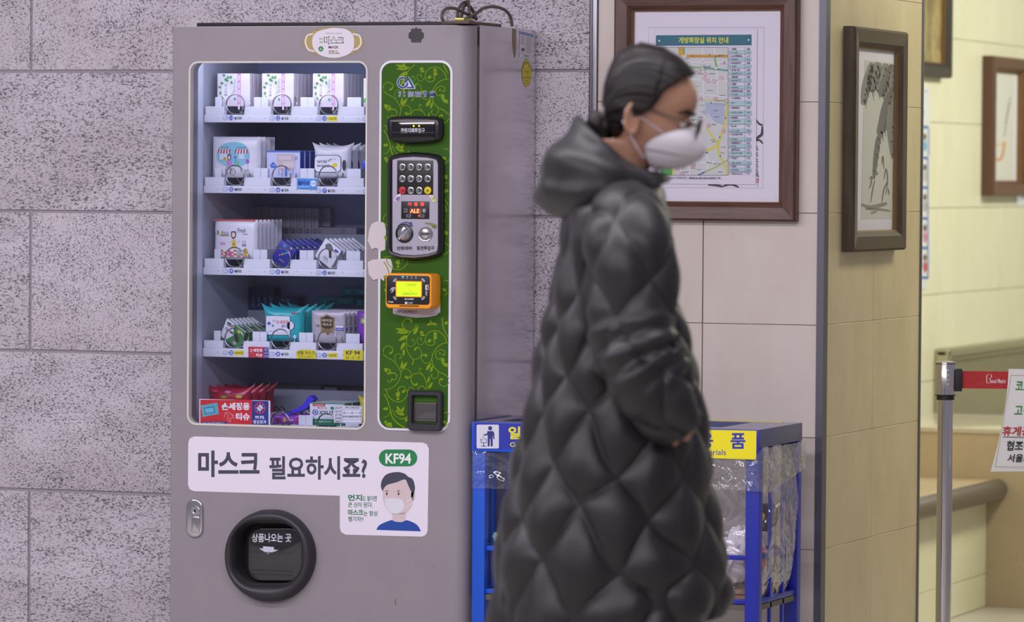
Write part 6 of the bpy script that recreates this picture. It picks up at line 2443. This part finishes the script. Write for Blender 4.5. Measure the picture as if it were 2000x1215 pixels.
# ---- hair: cap combed back into a low tail
TIE = Vector((-.060, 0, -.004))
HLINE = [(-.12, -.060), (-.08, -.052), (-.05, -.040), (-.028, -.026), (-.008, -.018), (.006, .010), (.018, .022), (.039, .036), (.059, .044), (.072, .056), (.084, .068), (.095, .080), (.13, .12)]
rings = head_rings(.0115, 180, 130, -.058, .127)
vs, fs = [], []
n_r = 180
idx = {}
for j, r in enumerate(rings):
    for i, p in enumerate(r):
        d = p - TIE
        ang = math.atan2(d.z + .02, d.y) if d.length > 0 else 0
        ridge = noise.noise(Vector((ang * 7, abs(d.y) * 14, 0))) * .0022 + noise.noise(Vector((ang * 22, d.z * 6, 2))) * .0014
        vol = .005 * max(0, math.sin(math.pi * min(1, max(0, (p.z + .02) / .15)))) * (1 if p.x < .03 else .5)
        o_ = p + Vector((p.x * .3, p.y, max(p.z, 0) * .6)).normalized() * (ridge + vol)
        hx = curve1(HLINE, p.z)[0]
        if p.x > hx:            # tuck the edge down to the skin at the hairline
            o_ = p + (Vector((0, 0, p.z)) - p).normalized() * .012
        idx[(j, i)] = (o_, p.x <= hx + .006)
used = {}
for j in range(len(rings) - 1):
    for i in range(n_r):
        q = [(j, i), (j, (i + 1) % n_r), (j + 1, (i + 1) % n_r), (j + 1, i)]
        if sum(idx[t][1] for t in q) >= 3:
            f = []
            for t in q:
                if t not in used:
                    used[t] = len(vs)
                    vs.append(idx[t][0])
                f.append(used[t])
            fs.append(tuple(f))
top = len(vs)
last = len(rings) - 1
if all((last, i) in used for i in range(n_r)):
    fs.append(tuple(used[(last, i)] for i in range(n_r)))
mb = MB()
mb.add(vs, fs, HAIR, HM)
tp_ = [TIE + Vector((.02, 0, .002)), TIE, TIE + Vector((-.003, 0, -.025)), TIE + Vector((.004, 0, -.065)), TIE + Vector((.014, 0, -.10))]
P = spline([tuple(p) for p in tp_], 6)
rg = []
for k_, p in enumerate(P):
    t = k_ / (len(P) - 1)
    r_ = lerp(.018, .026, min(1, t * 2)) if t < .5 else lerp(.026, .010, (t - .5) * 2)
    rg.append([Vector(p) + Vector((math.cos(q) * r_ * (1 + .12 * math.sin(9 * q + 3 * t)), math.sin(q) * r_ * (1 + .12 * math.cos(7 * q)), 0 if k_ else .0)) for q in [2 * math.pi * i / 24 for i in range(24)]])
mb.loft(rg, HAIR, M=HM)
pbuild(mb, 'hair', 'dark hair tied in a low tail')
mb = MB()
mb.tube([TIE + Vector((-.002 , .021 * math.cos(q), .021 * math.sin(q) + .002)) for q in [2 * math.pi * i / 20 for i in range(21)]], .004, mat('hair_tie_grey', (120, 112, 114), .6), 8, M=HM)
pbuild(mb, 'hair_tie')

# ---- mask
MT = [(-0.0891, 0.0602, 0.052, 0.03), (-0.0788, 0.0969, 0.044, 0.046), (-0.0621, 0.1228, 0.034, 0.06), (-0.0438, 0.1363, 0.032, 0.0665), (-0.0277, 0.1352, 0.042, 0.0675), (-0.0131, 0.125, 0.062, 0.06), (-0.0015, 0.112, 0.084, 0.044), (0.006, 0.1055, 0.102, 0.026)]
rings = []
for j in range(25):
    z = lerp(MT[0][0], MT[-1][0], j / 24)
    f, sx_, w_ = curve1(MT, z)
    row = []
    for i in range(33):
        t = i / 32 * 2 - 1
        y = w_ * math.sin(t * math.pi / 2)
        x = sx_ + (f - sx_) * (1 - abs(t) ** 1.75)
        row.append(Vector((x, y, z + .004 * (1 - abs(t)) + .010 * abs(t) * (-.3 if z > -.05 else .3))))
    rings.append(row)
MASK = mat('mask_white', (196, 192, 200), .7)
mb = MB()
mb.loft(rings, MASK, False, False, closed=False, M=HM)
inner = [[p + Vector((-.0016, 0, 0)) for p in r] for r in rings]
mb.loft([r[::-1] for r in inner], MASK, False, False, closed=False, M=HM)
edge = rings[0] + [r[-1] for r in rings[1:]] + rings[-1][::-1][1:] + [r[0] for r in rings[::-1]][1:]
mb.tube(edge, .0014, MASK, 6, M=HM)
mk_ = pbuild(mb, 'face_mask', 'white folded face mask')
for s_ in (-1, 1):
    for z0_, z1_ in ((-.020, .018), (-.088, -.020)):
        a0 = Vector((.058 if z0_ > -.05 else .034, s_ * .0615, z0_ * .80))
        mb = MB()
        mb.tube(spline([tuple(a0), (.012, s_ * .0745, lerp(z0_, z1_, .6)), (-.012, s_ * .079, z1_), (-.020, s_ * .0765, (z1_ + 0) / 2)], 5), .0012, MASK, 6, M=HM)
        pbuild(mb, 'ear_loop', parent=mk_)

# ---- glasses
GM = HM @ Matrix.Translation((.013, 0, .002))
GF = mat('glasses_frame', (46, 38, 34), .35)
gl = MB()
for s_ in (-1, 1):
    gl.tube(spline([(-.018, s_ * .080, .004), (-.004, s_ * .080, .020), (.04, s_ * .079, .016), (.085, s_ * .072, .010), (.102, s_ * .060, .008)], 5), .0018, GF, 8, M=GM)
    gl.tube([(.1035 - .05 * max(0, abs(.033 + .023 * math.cos(q)) - .03), s_ * (.034 + .0245 * math.cos(q)), .004 + .017 * math.sin(q)) for q in [2 * math.pi * i / 24 for i in range(25)]], .0017, GF, 8, M=GM)
gl.tube(spline([(.1035, -.0095, .010), (.106, 0, .013), (.1035, .0095, .010)], 4), .0017, GF, 8, M=GM)
go = pbuild(gl, 'glasses', 'thin dark spectacles')
for s_ in (-1, 1):
    mb = MB()
    ring = [(.1035 - .05 * max(0, abs(.033 + .023 * math.cos(q)) - .03), s_ * (.034 + .0245 * math.cos(q)), .004 + .017 * math.sin(q)) for q in [2 * math.pi * i / 24 for i in range(24)]]
    mb.add(ring, [tuple(range(24))], clear('spectacle_lens', (240, 240, 236), gloss=.06, rough=.02), GM)
    pbuild(mb, 'lens', parent=go)


# ---- coat
def puff(P, Q, sag=.10, pw=.5):
    P += .17 * noise.noise(Vector((math.cos(P) * 1.1, Q * .8, 4.0)))
    Q += sag * math.sin(2 * math.pi * (P + .25)) * .35 + .24 * noise.noise(Vector((P * .9, Q * .9, 1.0)))
    a, b = P + Q, P - Q
    fa, fb = a - math.floor(a), b - math.floor(b)
    return (math.sin(math.pi * fa) * math.sin(math.pi * fb)) ** pw


CT = [(352, 1178, 1288, .060), (366, 1140, 1296, .120), (385, 1110, 1300, .172), (410, 1096, 1303, .200), (450, 1091, 1305, .205), (500, 1086, 1307, .200), (560, 1074, 1318, .198), (640, 1056, 1344, .200), (720, 1041, 1366, .208), (800, 1024, 1376, .218), (880, 1004, 1388, .228), (960, 985, 1398, .238), (1040, 972, 1410, .246), (1130, 957, 1430, .252), (1190, 950, 1428, .254), (1222, 948, 1420, .250)]
AMP = .023
NQ = 9
rings = []
nz, na = 380, 330
for j in range(nz + 1):
    py = lerp(352, 1222, j / nz)
    xb, xf, hd_ = curve1(CT, py)
    pb, pf = PL(xb, py), PL(xf, py)
    z = (pb.z + pf.z) / 2
    xc, a = (pb.x + pf.x) / 2, (pf.x - pb.x) / 2
    ring = []
    for i in range(na):
        q = 2 * math.pi * i / na
        c, s_ = math.cos(q), math.sin(q)
        ex = .88
        x, y = a * (abs(c) ** ex) * (1 if c > 0 else -1), hd_ * (abs(s_) ** ex) * (1 if s_ > 0 else -1)
        P_ = NQ * q / (2 * math.pi) + .18
        Q_ = (z - .62) / .172 + .28
        amp = AMP * min(1, max(0, (py - 405) / 90)) * (1.0 if py < 1195 else max(.2, 1 - (py - 1195) / 40))
        d = amp * (puff(P_, Q_) - .75)
        # loose wrinkles
        d += .008 * noise.noise(Vector((x * 9, y * 9, z * 5))) + .0034 * noise.noise(Vector((x * 26, y * 26, z * 14)))
        nv = Vector((x / (a * a), y / (hd_ * hd_), 0)).normalized()
        # the back of the hem hangs lower, the front rises with the stride
        dz = (-.05 * max(0, -c) + .03 * max(0, c)) * max(0, (py - 1100) / 120)
        ring.append(Vector((xc + x, y, z + dz)) + nv * d)
    rings.append(ring)
mb = MB()
mb.loft(rings, COATM, False, False)
inner = [[Vector((p.x * .985 + .0, p.y * .97, p.z)) for p in rings[k_]] for k_ in (-1, -12, -46)]
mb.loft(inner, COATM, False, False)
co = pbuild(mb, 'coat', 'long black quilted coat with diamond stitching')

for s_ in (-1, 1):
    pts = [PL(x, y, s_ * d) for x, y, d in ((1206, 385, .080), (1222, 425, .145), (1232, 480, .205), (1236, 560, .230), (1238, 630, .240), (1246, 690, .246), (1268, 745, .248), (1298, 792, .244), (1324, 824, .238), (1338, 840, .233))]
    P = spline([tuple(p) for p in pts], 22)
    rt = [.040, .072, .084, .080, .078, .080, .077, .066, .050, .040]
    mb = MB()
    n = 120
    t0_ = (Vector(P[1]) - Vector(P[0])).normalized()
    av = t0_.cross(Vector((0, 1, 0))).normalized()
    rings = []
    acc = 0
    for k_, p in enumerate(P):
        p = Vector(p)
        t = (Vector(P[min(k_ + 1, len(P) - 1)]) - Vector(P[max(k_ - 1, 0)])).normalized()
        if k_:
            acc += (p - Vector(P[k_ - 1])).length
        av = (av - t * av.dot(t)).normalized()
        bv = t.cross(av)
        r0 = curve1([(i, r) for i, r in enumerate(rt)], k_ * (len(rt) - 1) / (len(P) - 1))[0]
        ring = []
        for i in range(n):
            q = 2 * math.pi * i / n
            e = min(1, max(0, (acc - .03) / .08)) * min(1, max(0, (.60 - acc) / .06))
            d = .017 * e * (puff(3 * q / (2 * math.pi) + .1, acc / .17 + .15, .06) - .7)
            v = av * math.cos(q) + bv * math.sin(q)
            pp_ = p + v * r0
            d += .004 * noise.noise(Vector(pp_) * 14) + .006 * math.exp(-((acc - .36) / .06) ** 2) * math.sin(acc * 150 + 2 * math.cos(q))
            ring.append(p + v * (r0 + d))
        rings.append(ring)
    mb.loft(rings, COATM, True, False)
    lip = [[Vector(P[-1]) + (p - Vector(P[-1])) * .86 for p in rings[-1]], [Vector(P[-4]) + (p - Vector(P[-4])) * .75 for p in rings[-4]]]
    mb.loft([rings[-1]] + lip, COATM, False, False)
    pbuild(mb, 'sleeve', parent=co)

# ---- hood lying on the back: a thick horseshoe around the neck, deep behind
n1, n2 = 110, 40
rings = []
for k_ in range(n1 + 1):
    q = math.radians(lerp(4, 356, k_ / n1))
    bk = (1 - math.cos(q)) / 2                    # 0 front .. 1 back
    px = lerp(1283, 1112, bk ** .9)
    top = lerp(338, 226, bk ** 1.15)
    bot = lerp(360, 424, bk ** .85)
    cz = (PL(px, top).z + PL(px, bot).z) / 2
    rv = (PL(px, top).z - PL(px, bot).z) / 2
    rt_ = lerp(.020, .050, bk)
    bx = PL(px, 300).x
    by = -math.sin(q) * lerp(.10, .15, bk)
    rad = Vector((math.cos(q) * .7, -math.sin(q), 0)).normalized()
    ring = []
    for i in range(n2):
        w_ = 2 * math.pi * i / n2
        c, s_ = math.cos(w_), math.sin(w_)
        # pear section: full below, thin lip above
        tk = rt_ * (1 - .45 * max(0, s_)) * (1.15 if c > 0 else .8)
        lean = rad * (rv * .22 * -s_)
        p = Vector((bx, by, cz)) + rad * (c * tk) + Vector((0, 0, s_ * rv)) + lean
        d = .009 * noise.noise(p * 9) + .005 * noise.noise(p * 22)
        d += .006 * math.sin(s_ * 7 + 2.5 * noise.noise(p * 5)) * bk
        ring.append(p + rad * d + Vector((0, 0, d * .4)))
    rings.append(ring)
mb = MB()
mb.loft(rings, COATM)
hd2 = pbuild(mb, 'hood', 'thick black hood lying folded on the back', parent=co)

# ---- trousers and shoes
for s_, P in LEGS.items():
    Q_ = spline(P, 8)
    mb = MB()
    k = len(Q_)
    n = 30
    rings = []
    for i in range(k - 1):
        p = Vector(Q_[i])
        r0 = curve1([(0, .100), (1, .086), (2, .078), (3, .070), (4, .066)], i * 4 / (k - 1))[0]
        rings.append([p + Vector((math.cos(w_) * r0, math.sin(w_) * r0 * .95, 0)) * (1 + .05 * noise.noise(Vector((w_ * 2, p.z * 14, s_)))) for w_ in [2 * math.pi * j / n for j in range(n)]])
    mb.loft(rings, JEAN)
    pbuild(mb, 'trouser_leg')
    a_ = Vector(P[-1])
    tilt = 0 if s_ < 0 else math.radians(24)
    M_ = Matrix.Translation((a_.x, a_.y, 0 if s_ < 0 else .0)) @ Matrix.Translation((.17, 0, 0)) @ Matrix.Rotation(tilt, 4, 'Y') @ Matrix.Translation((-.17, 0, 0))
    mb = MB()
    ST = [(-.075, .030, .085), (-.05, .040, .105), (0, .044, .11), (.05, .046, .085), (.10, .050, .068), (.15, .046, .056), (.185, .026, .045)]
    rings = []
    for x, w_, h_ in ST:
        rings.append([(x, w_ * (abs(math.cos(q)) ** .7) * (1 if math.cos(q) > 0 else -1), .022 + (h_ - .022) * max(0, math.sin(q)) ** .8) for q in [2 * math.pi * i / 20 for i in range(20)]])
    mb.loft(rings, SHOE, M=M_)
    sh_ = pbuild(mb, 'shoe', angle=50)
    mb = MB()
    o_ = [(x, w_ * 1.06) for x, w_, h_ in ST] + [(x, -w_ * 1.06) for x, w_, h_ in ST[::-1]]
    mb.prism(o_, 0, .024, SOLE, ax=2, M=M_)
    pbuild(mb, 'sole', parent=sh_)

# the lettering helper is not part of the place
if 'o' in _TO:
    bpy.data.objects.remove(_TO['o'])
    bpy.data.curves.remove(_TO['c'])
